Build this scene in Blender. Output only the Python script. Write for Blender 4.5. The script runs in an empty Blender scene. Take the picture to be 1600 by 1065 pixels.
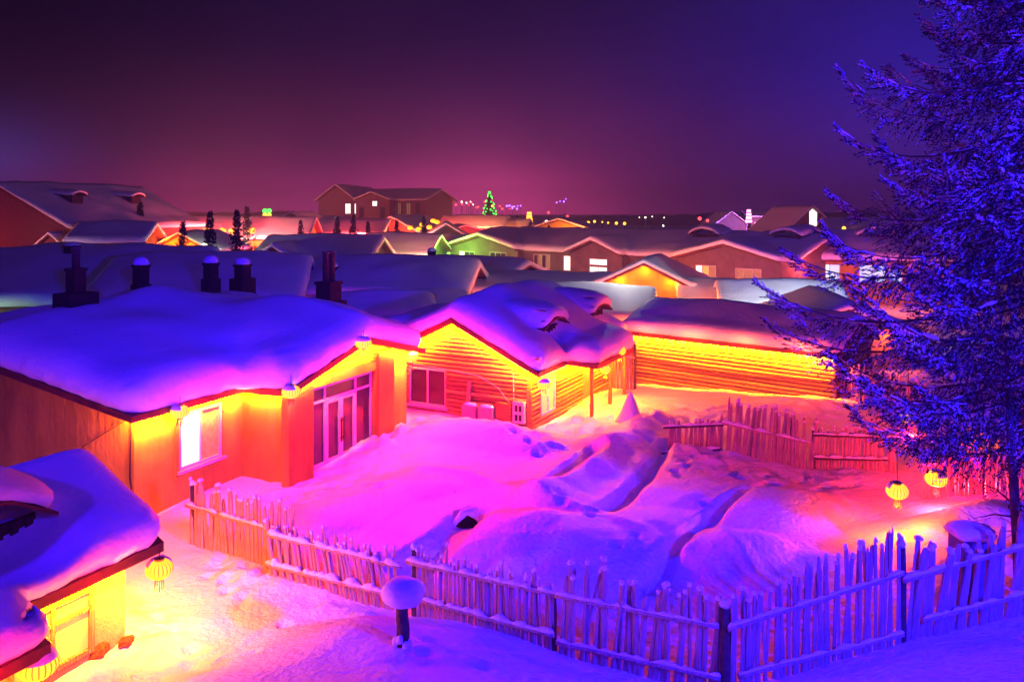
import bpy, math, random
import numpy as np
from mathutils import Vector, Matrix, noise
from mathutils.geometry import delaunay_2d_cdt

random.seed(7)
sc = bpy.context.scene
COL = sc.collection
PI = math.pi

# ------------------------------------------------------------------ camera
H, F = 7.5, 1244.0                      # eye height (m) and focal length in photo pixels
cam = bpy.data.cameras.new('camera')
cam.sensor_width = 36; cam.sensor_fit = 'HORIZONTAL'
cam.lens = F / 1600 * 36
cam.shift_y = -(532.5 - 330) / 1600
cam.clip_start = 0.1; cam.clip_end = 5000
camo = bpy.data.objects.new('camera', cam); COL.objects.link(camo)
camo.location = (0, 0, H); camo.rotation_euler = (PI / 2, 0, 0)
sc.camera = camo
sc.view_settings.view_transform = 'Standard'; sc.view_settings.look = 'None'
sc.view_settings.exposure = 0; sc.view_settings.gamma = 1
sc.cycles.use_denoising = True
sc.cycles.max_bounces = 5; sc.cycles.diffuse_bounces = 3; sc.cycles.glossy_bounces = 2
sc.cycles.transmission_bounces = 3; sc.cycles.volume_bounces = 0; sc.cycles.transparent_max_bounces = 6
sc.cycles.caustics_reflective = False; sc.cycles.caustics_refractive = False
sc.cycles.sample_clamp_indirect = 6

# ------------------------------------------------------------------ world: night sky with the village's glow
W = bpy.data.worlds.new('World'); sc.world = W; W.use_nodes = True
nt = W.node_tree; nt.nodes.clear()
def wn(t, **k):
    n = nt.nodes.new(t)
    for a, b in k.items(): setattr(n, a, b)
    return n
def wmath(op, a, b=None):
    n = wn('ShaderNodeMath', operation=op)
    for i, v in enumerate((a, b)):
        if v is None: continue
        if isinstance(v, (int, float)): n.inputs[i].default_value = v
        else: nt.links.new(v, n.inputs[i])
    return n.outputs[0]
tc = wn('ShaderNodeTexCoord'); sep = wn('ShaderNodeSeparateXYZ')
nt.links.new(tc.outputs['Generated'], sep.inputs[0])
hor = wmath('MAXIMUM', sep.outputs[1], 0.12)
U = wmath('DIVIDE', sep.outputs[0], hor)          # tan of azimuth
V = wmath('DIVIDE', wmath('MAXIMUM', sep.outputs[2], 0.0), hor)
def gauss(cu, cv, wu, wv):
    a = wmath('DIVIDE', wmath('SUBTRACT', U, cu), wu); b = wmath('DIVIDE', wmath('SUBTRACT', V, cv), wv)
    s = wmath('ADD', wmath('MULTIPLY', a, a), wmath('MULTIPLY', b, b))
    return wmath('POWER', 2.71828, wmath('MULTIPLY', s, -1.0))
ramp = wn('ShaderNodeValToRGB'); el = ramp.color_ramp
el.elements[0].position = 0.0; el.elements[0].color = (0.055, 0.005, 0.040, 1)
el.elements[1].position = 1.0; el.elements[1].color = (0.014, 0.006, 0.026, 1)
for p, c in ((0.16, (0.040, 0.0045, 0.036, 1)), (0.5, (0.017, 0.004, 0.030, 1))):
    e = el.elements.new(p); e.color = c
nt.links.new(wmath('MULTIPLY', V, 3.2), ramp.inputs[0])
col = ramp.outputs[0]
def add_glow(col, fac, rgb):
    m = wn('ShaderNodeMixRGB', blend_type='ADD'); m.inputs[2].default_value = (*rgb, 1)
    nt.links.new(fac, m.inputs[0]); nt.links.new(col, m.inputs[1]); return m.outputs[0]
col = add_glow(col, gauss(-0.03, 0.0, 0.15, 0.045), (0.55, 0.035, 0.17))
col = add_glow(col, gauss(-0.08, 0.03, 0.26, 0.12), (0.105, 0.010, 0.060))
col = add_glow(col, gauss(0.62, 0.17, 0.34, 0.17), (0.006, 0.007, 0.32))
col = add_glow(col, gauss(-0.70, 0.06, 0.14, 0.06), (0.03, 0.03, 0.22))
col = add_glow(col, gauss(-0.33, 0.0, 0.32, 0.05), (0.30, 0.02, 0.12))
dim = wn('ShaderNodeMixRGB', blend_type='MULTIPLY'); dim.inputs[2].default_value = (0.03, 0.12, 0.22, 1)
nt.links.new(gauss(-0.78, 0.30, 0.5, 0.19), dim.inputs[0]); nt.links.new(col, dim.inputs[1]); col = dim.outputs[0]
nish = wn('ShaderNodeTexSky'); nish.sky_type = 'NISHITA'; nish.sun_disc = False
nish.sun_elevation = math.radians(-6); nish.sun_rotation = math.radians(200)
sm = wn('ShaderNodeMixRGB', blend_type='ADD'); sm.inputs[0].default_value = 0.006
nt.links.new(col, sm.inputs[1]); nt.links.new(nish.outputs[0], sm.inputs[2])
smn = wn('ShaderNodeTexNoise'); smn.inputs['Scale'].default_value = 5.0; smn.inputs['Detail'].default_value = 4; nt.links.new(tc.outputs['Generated'], smn.inputs['Vector'])
smr = wn('ShaderNodeValToRGB'); smr.color_ramp.elements[0].position = .3; smr.color_ramp.elements[0].color = (.72, .74, .8, 1); smr.color_ramp.elements[1].position = .7; smr.color_ramp.elements[1].color = (1.25, 1.22, 1.15, 1)
nt.links.new(smn.outputs['Fac'], smr.inputs[0])
smx = wn('ShaderNodeMixRGB', blend_type='MULTIPLY'); smx.inputs[0].default_value = 1; nt.links.new(sm.outputs[0], smx.inputs[1]); nt.links.new(smr.outputs[0], smx.inputs[2])
bg = wn('ShaderNodeBackground'); bg.inputs[1].default_value = .85
nt.links.new(smx.outputs[0], bg.inputs[0])
wo = wn('ShaderNodeOutputWorld'); nt.links.new(bg.outputs[0], wo.inputs[0])

# ------------------------------------------------------------------ colours of light
WARM = (1.0, 0.105, 0.0)
GLOW = (1.0, 0.010, 0.02)
RED = (1.0, 0.03, 0.05)
BLUE = (0.04, 0.002, 1.0)

def point(loc, color, power, r=0.08, parent=None, name='lamp_and_fill_light'):
    power *= 1.8
    l = bpy.data.lights.new(name, 'POINT'); l.color = color; l.energy = power; l.shadow_soft_size = r
    o = bpy.data.objects.new(name, l); COL.objects.link(o); o.location = loc
    if parent: o.parent = parent
    return o
def spot(loc, target, color, power, angle, r=0.4, blend=0.6, name='flood_light'):
    l = bpy.data.lights.new(name, 'SPOT'); l.color = color; l.energy = power; l.shadow_soft_size = r
    l.spot_size = math.radians(angle); l.spot_blend = blend
    o = bpy.data.objects.new(name, l); COL.objects.link(o); o.location = loc
    o.rotation_euler = (Vector(target) - Vector(loc)).to_track_quat('-Z', 'Y').to_euler()
    return o
def strip(parent, p0, p1, aim, wpm, color=WARM, wid=0.06, spread=118):
    """strip light under an eave: the lamps there, and the added yard fill"""
    p0, p1 = Vector(p0), Vector(p1); x = (p1 - p0).normalized(); z = -Vector(aim).normalized()
    y = z.cross(x).normalized(); z = x.cross(y)
    l = bpy.data.lights.new('eave_and_fill_light', 'AREA'); l.shape = 'RECTANGLE'
    l.size = (p1 - p0).length; l.size_y = wid; l.color = color; l.energy = wpm * l.size * 4.4; l.spread = math.radians(spread)
    o = bpy.data.objects.new('eave_and_fill_light', l); COL.objects.link(o)
    m = Matrix((x, y, z)).transposed().to_4x4(); m.translation = (p0 + p1) / 2
    o.matrix_local = m
    if parent: o.parent = parent
    return o
# the blue floodlights on the hillside behind the photographer
spot((-15, 0, 11.5), (0, 22, 0), BLUE, 11500, 105, 0.4)
spot((8, -8, 22), (6, 18, 0), BLUE, 20000, 78, 0.5, 0.9)
spot((11, 1.5, 8.5), (8.8, 14, 6), (0.015, .006, 1), 42000, 100, 0.3)

# ------------------------------------------------------------------ noise and terrain (numpy)
def _hash(ix, iy, s):
    h = (ix.astype(np.int64) * 374761393 + iy.astype(np.int64) * 668265263 + s * 1442695041) & 0xffffffff
    h = ((h ^ (h >> 13)) * 1274126177) & 0xffffffff
    return ((h ^ (h >> 16)) & 0xffff) / 65535.0
def vnoise(x, y, s=0):
    ix, iy = np.floor(x), np.floor(y); fx, fy = x - ix, y - iy
    fx = fx * fx * fx * (fx * (fx * 6 - 15) + 10); fy = fy * fy * fy * (fy * (fy * 6 - 15) + 10)
    a = _hash(ix, iy, s); b = _hash(ix + 1, iy, s); c = _hash(ix, iy + 1, s); d = _hash(ix + 1, iy + 1, s)
    return (a * (1 - fx) + b * fx) * (1 - fy) + (c * (1 - fx) + d * fx) * fy - 0.5
def fbm(x, y, s=0, o=3):
    t, a = 0, 1.0
    for k in range(o):
        t = t + a * vnoise(x * 2 ** k + 17.3 * k, y * 2 ** k - 9.1 * k, s + k); a *= 0.5
    return t
def gp(px, py, z=0.35):
    """world x, y of the point seen at photo pixel px, py when it lies at height z"""
    Y = F * (H - z) / (py - 330.0); return ((px - 800) / F * Y, Y)
def py_(px, Y): return ((px - 800) / F * Y, Y)

CP = [(300,17.9,0),(447,16.2,.08),(628,15.2,-.05),(650,14.9,-.05),(868,13.6,.0),(1130,12.2,.12),(1410,12.6,.7),(1640,12.9,1.0),
      (560,13.3,.72),(430,12,.72),(300,11.4,.7),(700,13.2,.5),(850,12,.4),(1000,11.3,.45),(1130,11,.55),(1400,11,.95),(1600,11.3,1.3),
      (600,10.5,1.25),(800,10.2,1.15),(1000,10.1,1.05),(150,12.2,.35),(150,11,.5),(0,11,.6),(250,14.8,.1),(205,13.0,.5),(120,12.3,.5),
      (330,13.5,.12),(380,14.5,.05),(500,14.4,.05),(800,5,3.2),(300,5,3.0),(1300,5,3.4),(800,0,5.0),
      (500,21.5,.15),(400,21.3,.2),(610,25,.45),(720,25.5,.5),(835,26.5,.1),(900,29,.1),(950,32,.15),(990,34,.05),(1250,29.5,.5),
      (1040,24.7,.3),(1270,22.1,.25),(1375,21.6,.3),(1450,18,.6),(1430,16,.7),(1500,15,.95),(1300,18,.35),(1100,17,.3),(900,19,.35),
      (800,17.5,.3),(700,18.5,.25),(1000,21,.3),(1700,14,1.4),(1700,20,1.1),(1600,25,.9),(1500,30,.8),(1350,27,.4),(0,20,.2),(-200,15,.4),
      (100,18,.05),(250,19,.1),(500,17.5,.2),(600,19,.3)]
_P = np.array([[*py_(a, b), c] for a, b, c in CP] + [[x, 46, 0] for x in (-40, -20, 0, 20, 40)] + [[-40, 25, 0], [45, 25, .8], [-40, 5, 1.5], [45, 5, 2.5]])
def _k(r2): return r2 * np.log(r2 + 1e-9) * 0.5
def _tps():
    n = len(_P); d2 = ((_P[:, None, :2] - _P[None, :, :2]) ** 2).sum(-1)
    A = np.zeros((n + 3, n + 3)); A[:n, :n] = _k(d2) + np.eye(n) * 0.25
    A[:n, n] = 1; A[:n, n + 1:] = _P[:, :2]; A[n, :n] = 1; A[n + 1:, :n] = _P[:, :2].T
    b = np.zeros(n + 3); b[:n] = _P[:, 2]
    return np.linalg.solve(A, b)
_w = _tps()
def base_ground(x, y):
    z = _w[-3] + _w[-2] * x + _w[-1] * y
    for i in range(len(_P)): z = z + _w[i] * _k((x - _P[i, 0]) ** 2 + (y - _P[i, 1]) ** 2)
    z = np.clip(z, -0.4, 5)
    far = np.clip((np.maximum(y - 36, 0) + np.maximum(np.abs(x) - 22, 0)) / 10, 0, 1)
    far = far * far * (3 - 2 * far)
    return z * (1 - far)
def pl_dist(x, y, pts):
    d = np.full(np.shape(x), 1e9)
    for (ax, ay), (bx, by) in zip(pts[:-1], pts[1:]):
        ux, uy = bx - ax, by - ay; L2 = ux * ux + uy * uy
        t = np.clip(((x - ax) * ux + (y - ay) * uy) / L2, 0, 1)
        d = np.minimum(d, np.hypot(x - ax - t * ux, y - ay - t * uy))
    return d
def ell(x, y, c, rx, ry, rot=0):
    ca, sa = math.cos(rot), math.sin(rot); dx, dy = x - c[0], y - c[1]
    return ((dx * ca + dy * sa) / rx) ** 2 + ((-dx * sa + dy * ca) / ry) ** 2
def dome(q): return np.maximum(0, 1 - q) ** 0.8 * 0.6 + np.exp(-q * 1.2) * 0.4
MOUNDS = [(gp(850,850),2.7,1.7,-.35,.68),(gp(760,690),2.6,1.3,-.3,.68),(gp(1150,862),1.35,1.0,.4,.5),(gp(1225,795),1.9,1.3,.2,.55),
          (gp(620,760),2.2,1.3,.2,.30),(gp(1010,815),1.0,.9,0,.20),(gp(880,790),1.3,.8,-.5,.20),(gp(1090,760),1.9,1.4,.3,.22),(gp(520,800),1.6,1.0,.2,.25),
          (gp(1330,740),1.6,1.0,0,.2),(gp(1510,800,.9),1.5,.9,.3,.45),(gp(930,690),1.2,.8,0,.18)]
TRENCH = [([gp(1040,688),gp(1003,745),gp(950,800)],.26,.48),([gp(1210,752),gp(1130,790),gp(1062,848),gp(1018,897)],.25,.45),
          ([gp(858,758),gp(890,735),gp(932,702)],.34,.42),([gp(640,862),gp(690,842),gp(742,806)],.50,.42)]
RIDGE = [([gp(848,775),gp(905,735),gp(962,690),gp(1015,655)],.62,.34),([gp(655,742),gp(740,748),gp(800,768),gp(860,795),gp(935,812),gp(1010,835),gp(1062,862)],.22,.13),
         ([gp(1060,860),gp(1105,835),gp(1150,872),gp(1190,905)],.18,.09)]
_rp = random.Random(3); PITS = []
for pts in ([gp(1340,760), gp(1250,765), gp(1170,775), gp(1090,790)], [gp(1090,720), gp(1160,745), gp(1230,740)], [gp(880,800), gp(930,815), gp(905,840)], [gp(1050,745), gp(1080,700)],
            [gp(760,1010,.8), gp(800,1040,.9), gp(850,1030,.9)], [gp(680,1000,.8), gp(640,1045,.9)], [gp(600,770), gp(520,760), gp(460,790)], [gp(720,660), gp(800,690), gp(850,720)], [gp(980,870), gp(1000,840)],
            [gp(330,900,.1), gp(420,950,.3), gp(540,975,.5)], [gp(230,960,.1), gp(320,1000,.4), gp(400,1020,.6)]):
    for (ax, ay), (bx, by) in zip(pts[:-1], pts[1:]):
        n = max(2, int(math.hypot(bx - ax, by - ay) / .38))
        for k in range(n): PITS.append((ax + (bx - ax) * k / n + _rp.gauss(0, .12), ay + (by - ay) * k / n + _rp.gauss(0, .12), _rp.uniform(.09, .17), _rp.uniform(.07, .15)))
def pits(x, y):
    z = np.zeros(np.shape(x))
    for px, py, r, h in PITS:
        q = ((x - px) ** 2 + (y - py) ** 2) / (r * r); z = z + h * (np.exp(-q) - .35 * np.exp(-(np.sqrt(q) - 1.5) ** 2 * 4))
    return z
def ground(x, y):
    z = base_ground(x, y)
    for c, rx, ry, rot, h in MOUNDS:
        h = h * .76
        q = ell(x + .22 * vnoise(x * .9, y * .9, 5), y + .22 * vnoise(x * .9, y * .9, 6), c, rx, ry, rot); z = z + h * dome(q)
    wx, wy = x + .07 * vnoise(x * 1.7, y * 1.7, 3), y + .07 * vnoise(x * 1.7, y * 1.7, 4)
    for pts, w, h in RIDGE: z = z + h * np.exp(-(pl_dist(wx, wy, pts) / w) ** 2)
    for pts, w, h in TRENCH: z = z - .8 * h * np.exp(-(pl_dist(wx, wy, pts) / (w * .85)) ** 4)
    near = np.clip(1 - (np.hypot(x, y - 20) - 25) / 15, 0, 1)
    z = z + near * (0.11 * fbm(x * .45, y * .45, 11) + 0.045 * fbm(x * 1.6, y * 1.6, 12, 4))
    z = z - near * pits(x, y)
    # trodden, lumpy snow: by the doors, in front of the log house, along the barn and by the trenches
    lum = np.exp(-(pl_dist(x, y, [gp(420,775), gp(560,725), gp(640,670)]) / .9) ** 2) + np.exp(-(pl_dist(x, y, [gp(860,680), gp(960,640), gp(1040,650), gp(1250,640)]) / 1.5) ** 2) \
        + .8 * np.exp(-(pl_dist(x, y, [gp(1040,690), gp(1130,715), gp(1200,745), gp(1330,745)]) / .9) ** 2) + .9 * np.exp(-(pl_dist(x, y, [gp(250,1040,.4), gp(180,985,.4)]) / .7) ** 2) \
        + .8 * np.exp(-(pl_dist(x, y, [gp(310,860,.1), gp(440,915,.1), gp(600,965,.1)]) / .3) ** 2) + .6 * np.exp(-(pl_dist(x, y, [gp(660,655), gp(820,690)]) / .8) ** 2)
    lum = np.clip(lum, 0, 1)
    n = fbm(x * 2.6, y * 2.6, 21, 4)
    z = z + lum * (0.22 * n + 0.16 * np.abs(vnoise(x * 4.2, y * 4.2, 25)))
    return z
def gz(x, y): return float(ground(np.array([float(x)]), np.array([float(y)]))[0])

# ------------------------------------------------------------------ materials
MATS = {}
def mat(name, color, rough=0.7, bump=0.0, bscale=20, var=0.0, vscale=6, metal=0.0, emit=None, estr=1.0, stretch=(1, 1, 1), spec=0.3, wave=None):
    if name in MATS: return MATS[name]
    m = bpy.data.materials.new(name); m.use_nodes = True; t = m.node_tree; b = t.nodes['Principled BSDF']
    b.inputs['Base Color'].default_value = (*color, 1); b.inputs['Roughness'].default_value = rough; b.inputs['Metallic'].default_value = metal
    b.inputs['Specular IOR Level'].default_value = spec
    if emit:
        b.inputs['Emission Color'].default_value = (*emit, 1); b.inputs['Emission Strength'].default_value = estr
    co = t.nodes.new('ShaderNodeTexCoord'); mp = t.nodes.new('ShaderNodeMapping'); mp.inputs['Scale'].default_value = stretch
    t.links.new(co.outputs['Object'], mp.inputs[0])
    if var:
        n = t.nodes.new('ShaderNodeTexNoise'); n.inputs['Scale'].default_value = vscale; n.inputs['Detail'].default_value = 5; n.inputs['Roughness'].default_value = .65
        t.links.new(mp.outputs[0], n.inputs['Vector'])
        r = t.nodes.new('ShaderNodeValToRGB'); r.color_ramp.elements[0].position = .3; r.color_ramp.elements[1].position = .72
        r.color_ramp.elements[0].color = (*[c * (1 - var) for c in color], 1); r.color_ramp.elements[1].color = (*[min(1, c * (1 + var * .6)) for c in color], 1)
        t.links.new(n.outputs['Fac'], r.inputs[0]); t.links.new(r.outputs[0], b.inputs['Base Color'])
    if bump:
        n = t.nodes.new('ShaderNodeTexNoise'); n.inputs['Scale'].default_value = bscale; n.inputs['Detail'].default_value = 6
        t.links.new(mp.outputs[0], n.inputs['Vector']); h = n.outputs['Fac']
        if wave:
            wv = t.nodes.new('ShaderNodeTexWave'); wv.bands_direction = wave[0]; wv.inputs['Scale'].default_value = wave[1]; wv.inputs['Distortion'].default_value = 1.2
            t.links.new(co.outputs['Object'], wv.inputs['Vector'])
            a = t.nodes.new('ShaderNodeMath'); a.operation = 'MULTIPLY_ADD'; a.inputs[1].default_value = wave[2]
            t.links.new(wv.outputs['Fac'], a.inputs[0]); t.links.new(h, a.inputs[2]); h = a.outputs[0]
        bp = t.nodes.new('ShaderNodeBump'); bp.inputs['Strength'].default_value = bump; bp.inputs['Distance'].default_value = .09 if 'snow' in name else .04
        t.links.new(h, bp.inputs['Height']); t.links.new(bp.outputs[0], b.inputs['Normal'])
    MATS[name] = m; return m
SNOW = mat('snow', (.86, .87, .90), .6, .6, 9, var=.06, vscale=1.5)
RSNOW = mat('roof_snow', (.86, .87, .90), .55, .30, 7, var=.05, vscale=.8)
PLASTER = mat('ochre_plaster', (.50, .35, .03), .85, .45, 7, var=.42, vscale=1.1, stretch=(1, 1, .4))
GREYP = mat('grey_render', (.17, .11, .10), .85, .4, 6, var=.35, vscale=1.0)
LOG = mat('peeled_logs', (.38, .24, .04), .75, .4, 5, var=.5, vscale=3, stretch=(1, 1, 9))
LOG2 = mat('dark_logs', (.32, .19, .04), .75, .4, 5, var=.5, vscale=3, stretch=(1, 1, 9))
LOGD = mat('old_dark_logs', (.22, .12, .03), .75, .4, 5, var=.5, vscale=3, stretch=(1, 1, 9))
LOGL = mat('pale_logs', (.48, .32, .06), .75, .4, 5, var=.45, vscale=3, stretch=(1, 1, 9))
BOARD = mat('vertical_boards', (.42, .26, .12), .8, .6, 8, var=.35, vscale=4, stretch=(6, 6, 1), wave=('X', 6, 1.0))
FASCIA = mat('brown_fascia', (.13, .035, .02), .6, .2, 10, var=.3)
DARKW = mat('dark_wood', (.05, .03, .022), .85, .3, 12, var=.4)
PICKET = mat('weathered_pickets', (.48, .34, .27), .85, .6, 7, var=.5, vscale=5, stretch=(5, 5, .7))
BARK = mat('rough_bark', (.09, .06, .05), .95, .9, 14, var=.5)
BRICK = mat('sooty_brick', (.026, .015, .014), .9, .5, 18, var=.5)
FLUE = mat('flue_metal', (.10, .09, .09), .4, .1, 10, metal=.6)
ALU = mat('window_frame_paint', (.50, .42, .42), .4)
DOORP = mat('door_frame_paint', (.55, .40, .48), .45, var=.15)
GLASS = mat('night_glass', (.045, .022, .05), .08, spec=.6, var=.3, vscale=1.2)
CURT = mat('curtain', (.45, .34, .26), .9, .5, 3, stretch=(6, 6, .3), var=.5, vscale=3)
LITW = mat('lit_window_white', (.8, .8, .8), .5, emit=(1, .97, .86), estr=1.6)
LITC = mat('lit_window_cyan', (.6, .8, .8), .5, emit=(.15, .75, .95), estr=.9)
LITY = mat('lit_window_amber', (.8, .5, .2), .5, emit=(1, .38, .03), estr=.8)
LITG = mat('curtained_window', (.3, .25, .12), .5, emit=(.35, .2, .08), estr=.35, var=.5, vscale=8)
WHITEB = mat('cream_enamel', (.62, .55, .48), .5, var=.15)
GOLD = mat('gold_trim', (.6, .32, .05), .4, metal=.3)
CABLE = mat('black_cable', (.02, .015, .015), .7)
ROPE = mat('rope_light', (.8, .6, .3), .5, emit=(1, .55, .12), estr=5)

# ------------------------------------------------------------------ mesh builder
class MB:
    def __init__(s): s.v, s.f, s.m = [], [], []
    def add(s, vs, fs, mi=0):
        o = len(s.v); s.v += [tuple(v) for v in vs]
        for f in fs: s.f.append([o + i for i in f]); s.m.append(mi)
    def hexa(s, p, mi=0):      # 8 corners: bottom 4 then top 4
        s.add(p, [(0, 3, 2, 1), (4, 5, 6, 7), (0, 1, 5, 4), (1, 2, 6, 5), (2, 3, 7, 6), (3, 0, 4, 7)], mi)
    def box(s, x0, x1, y0, y1, z0, z1, mi=0):
        s.hexa([(x0, y0, z0), (x1, y0, z0), (x1, y1, z0), (x0, y1, z0), (x0, y0, z1), (x1, y0, z1), (x1, y1, z1), (x0, y1, z1)], mi)
    def tube(s, pts, rad, n=8, mi=0, flat=1.0):
        pts = [Vector(p) for p in pts]
        if not hasattr(rad, '__len__'): rad = [rad] * len(pts)
        vs, fs = [], []
        for i, p in enumerate(pts):
            t = (pts[min(i + 1, len(pts) - 1)] - pts[max(i - 1, 0)]).normalized()
            up = Vector((0, 0, 1)) if abs(t.z) < .95 else Vector((1, 0, 0))
            a = t.cross(up).normalized(); b = a.cross(t)
            for k in range(n):
                th = 2 * PI * k / n; vs.append(p + a * (math.cos(th) * rad[i]) + b * (math.sin(th) * rad[i] * flat))
        for i in range(len(pts) - 1):
            for k in range(n):
                k2 = (k + 1) % n; fs.append((i * n + k, i * n + k2, (i + 1) * n + k2, (i + 1) * n + k))
        fs.append(tuple(range(n))[::-1]); fs.append(tuple(range((len(pts) - 1) * n, len(pts) * n)))
        s.add(vs, fs, mi)
    def lathe(s, prof, c=(0, 0, 0), n=16, mi=0, wob=0.0):
        vs, fs = [], []
        for r, z in prof:
            for k in range(n):
                th = 2 * PI * k / n; q = r * (1 + wob * noise.noise(Vector((math.cos(th) * 1.5 + c[0], math.sin(th) * 1.5 + c[1], z * 2))))
                vs.append((c[0] + math.cos(th) * q, c[1] + math.sin(th) * q, c[2] + z))
        for i in range(len(prof) - 1):
            for k in range(n):
                k2 = (k + 1) % n; fs.append((i * n + k, i * n + k2, (i + 1) * n + k2, (i + 1) * n + k))
        fs.append(tuple(range(n))[::-1]); fs.append(tuple(range((len(prof) - 1) * n, len(prof) * n)))
        s.add(vs, fs, mi)
    def build(s, name, mats, parent=None, smooth=False):
        me = bpy.data.meshes.new(name); me.from_pydata(s.v, [], s.f)
        for m in (mats if isinstance(mats, (list, tuple)) else [mats]): me.materials.append(m)
        me.polygons.foreach_set('material_index', s.m)
        if smooth: me.polygons.foreach_set('use_smooth', [True] * len(s.f))
        me.update()
        o = bpy.data.objects.new(name, me); COL.objects.link(o)
        if parent: o.parent = parent
        return o
def tag(o, label, cat, group=None, kind=None):
    if label: o['label'] = label
    if cat: o['category'] = cat
    if group: o['group'] = group
    if kind: o['kind'] = kind
    return o
def thing(name, label, cat, loc=(0, 0, 0), rz=0, group=None):
    o = bpy.data.objects.new(name, None); COL.objects.link(o); o.empty_display_size = .2
    o.location = loc; o.rotation_euler = (0, 0, rz); return tag(o, label, cat, group)

# ------------------------------------------------------------------ snow blankets and roofs
def seg_dist(P, poly):
    P = np.asarray(P, float); d = np.full(len(P), 1e9); ins = np.zeros(len(P), bool); n = len(poly)
    for i in range(n):
        ax, ay = poly[i]; bx, by = poly[(i + 1) % n]; ux, uy = bx - ax, by - ay; L2 = ux * ux + uy * uy + 1e-12
        t = np.clip(((P[:, 0] - ax) * ux + (P[:, 1] - ay) * uy) / L2, 0, 1)
        d = np.minimum(d, np.hypot(P[:, 0] - ax - t * ux, P[:, 1] - ay - t * uy))
        c = ((ay > P[:, 1]) != (by > P[:, 1])); xi = ax + (P[:, 1] - ay) * ux / (uy if abs(uy) > 1e-12 else 1e-12)
        ins ^= c & (P[:, 0] < xi)
    return np.where(ins, d, -d)
def round_poly(poly, r=.35, n=4):
    out = []; k = len(poly)
    for i in range(k):
        p = Vector(poly[i]); a = Vector(poly[i - 1]); b = Vector(poly[(i + 1) % k])
        u, v = (a - p), (b - p); ru = min(r, u.length * .45); rv = min(r, v.length * .45)
        if abs(u.normalized().cross(v.normalized()) if hasattr(u, 'cross') else 0) < .02: out.append(tuple(p)); continue
        A, B = p + u.normalized() * ru, p + v.normalized() * rv
        for j in range(n + 1):
            t = j / n; out.append(tuple(A * (1 - t) ** 2 + p * 2 * t * (1 - t) + B * t * t))
    return out
def resample(poly, ds):
    out = []; k = len(poly)
    for i in range(k):
        a, b = Vector(poly[i]), Vector(poly[(i + 1) % k]); m = max(1, int(round((b - a).length / ds)))
        for j in range(m): out.append(tuple(a + (b - a) * (j / m)))
    return out
PROF = [(0, .07, 0), (.07, .0, .12), (.16, -.06, .36), (.28, -.04, .62), (.42, .07, .83), (.62, .28, .945), (.9, .62, .99)]
def blanket(name, parent, poly, base, T, step=.25, thick=None, rnd=.4, seed=0, amp=.05, grow=.45, material=None, dim=1.0):
    """a thick rounded sheet of snow lying over the polygon; base(x, y) = height it lies on; thicker towards the middle"""
    k = min(1.0, max(.35, T / .75)) * dim
    bd = resample(round_poly(poly, rnd), max(.12, step * .8)); n = len(bd)
    B = np.array(bd); nx = np.roll(B, -1, 0) - np.roll(B, 1, 0); nx /= np.linalg.norm(nx, axis=1)[:, None] + 1e-9
    nrm = np.stack([-nx[:, 1], nx[:, 0]], 1)
    pts, off, hh = [], [], []
    for d, o, h in PROF:
        Q = B + nrm * d * k; sd = seg_dist(Q, bd)
        for i in range(n):
            if d == 0 or sd[i] >= .96 * d * k - 1e-4:
                pts.append(tuple(Q[i])); off.append((nrm[i][0], nrm[i][1], (o - d) * k, i / n)); hh.append(h)
    x0, y0 = B.min(0); x1, y1 = B.max(0)
    gx, gy = np.meshgrid(np.arange(x0, x1, step), np.arange(y0, y1, step)); G = np.stack([gx.ravel(), gy.ravel()], 1)
    sd = seg_dist(G, bd); G = G[sd > (.9 + step / .6 * .3) * k]
    for q in G: pts.append(tuple(q)); off.append((0, 0, 0, 0)); hh.append(1.0)
    res = delaunay_2d_cdt([Vector(p) for p in pts], [], [list(range(n))], 1, 1e-5)
    V2, tris, ov = res[0], res[2], res[3]
    A = np.array(pts); sdv = np.maximum(seg_dist(A, bd), 0)
    vs = []
    for vi, v in enumerate(V2):
        oi = ov[vi][0] if ov[vi] else None
        if oi is None: x, y, h, ox, oy, s = v[0], v[1], 1, 0, 0, .5
        else: x, y, h, s = A[oi][0], A[oi][1], hh[oi], sdv[oi]; ox, oy = off[oi][0] * off[oi][2], off[oi][1] * off[oi][2]
        wob = noise.noise(Vector((x * 1.7, y * 1.7, seed))) * .06 + noise.noise(Vector((x * 5, y * 5, seed + 4))) * .045
        t = T * (1 - grow * math.exp(-s / 1.6)) * (1 + .22 * noise.noise(Vector((x * .45, y * .45, seed + 9))))
        if thick: t *= thick(x, y)
        z = base(x, y) + h * max(t, .05) + h * amp * (noise.noise(Vector((x * .5, y * .5, seed + 2))) + .35 * noise.noise(Vector((x * 1.6, y * 1.6, seed + 3))))
        e = 1 - h * .9
        z -= (1 - h) * .04 * (noise.noise(Vector((x * 3, y * 3, seed))) + .6)
        vs.append((x + ox + nrmw(off, oi, 0) * wob * e, y + oy + nrmw(off, oi, 1) * wob * e, z))
    mb = MB(); fs = []
    for f in tris:
        a, b, c = [Vector(vs[i]) for i in f[:3]]
        fs.append(tuple(f) if (V2[f[1]] - V2[f[0]]).cross(V2[f[2]] - V2[f[0]]) > 0 else tuple(f)[::-1])
    mb.add(vs, fs)
    return mb.build(name, material or RSNOW, parent, smooth=True)
def nrmw(off, oi, k): return off[oi][k] if oi is not None else 0
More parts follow.
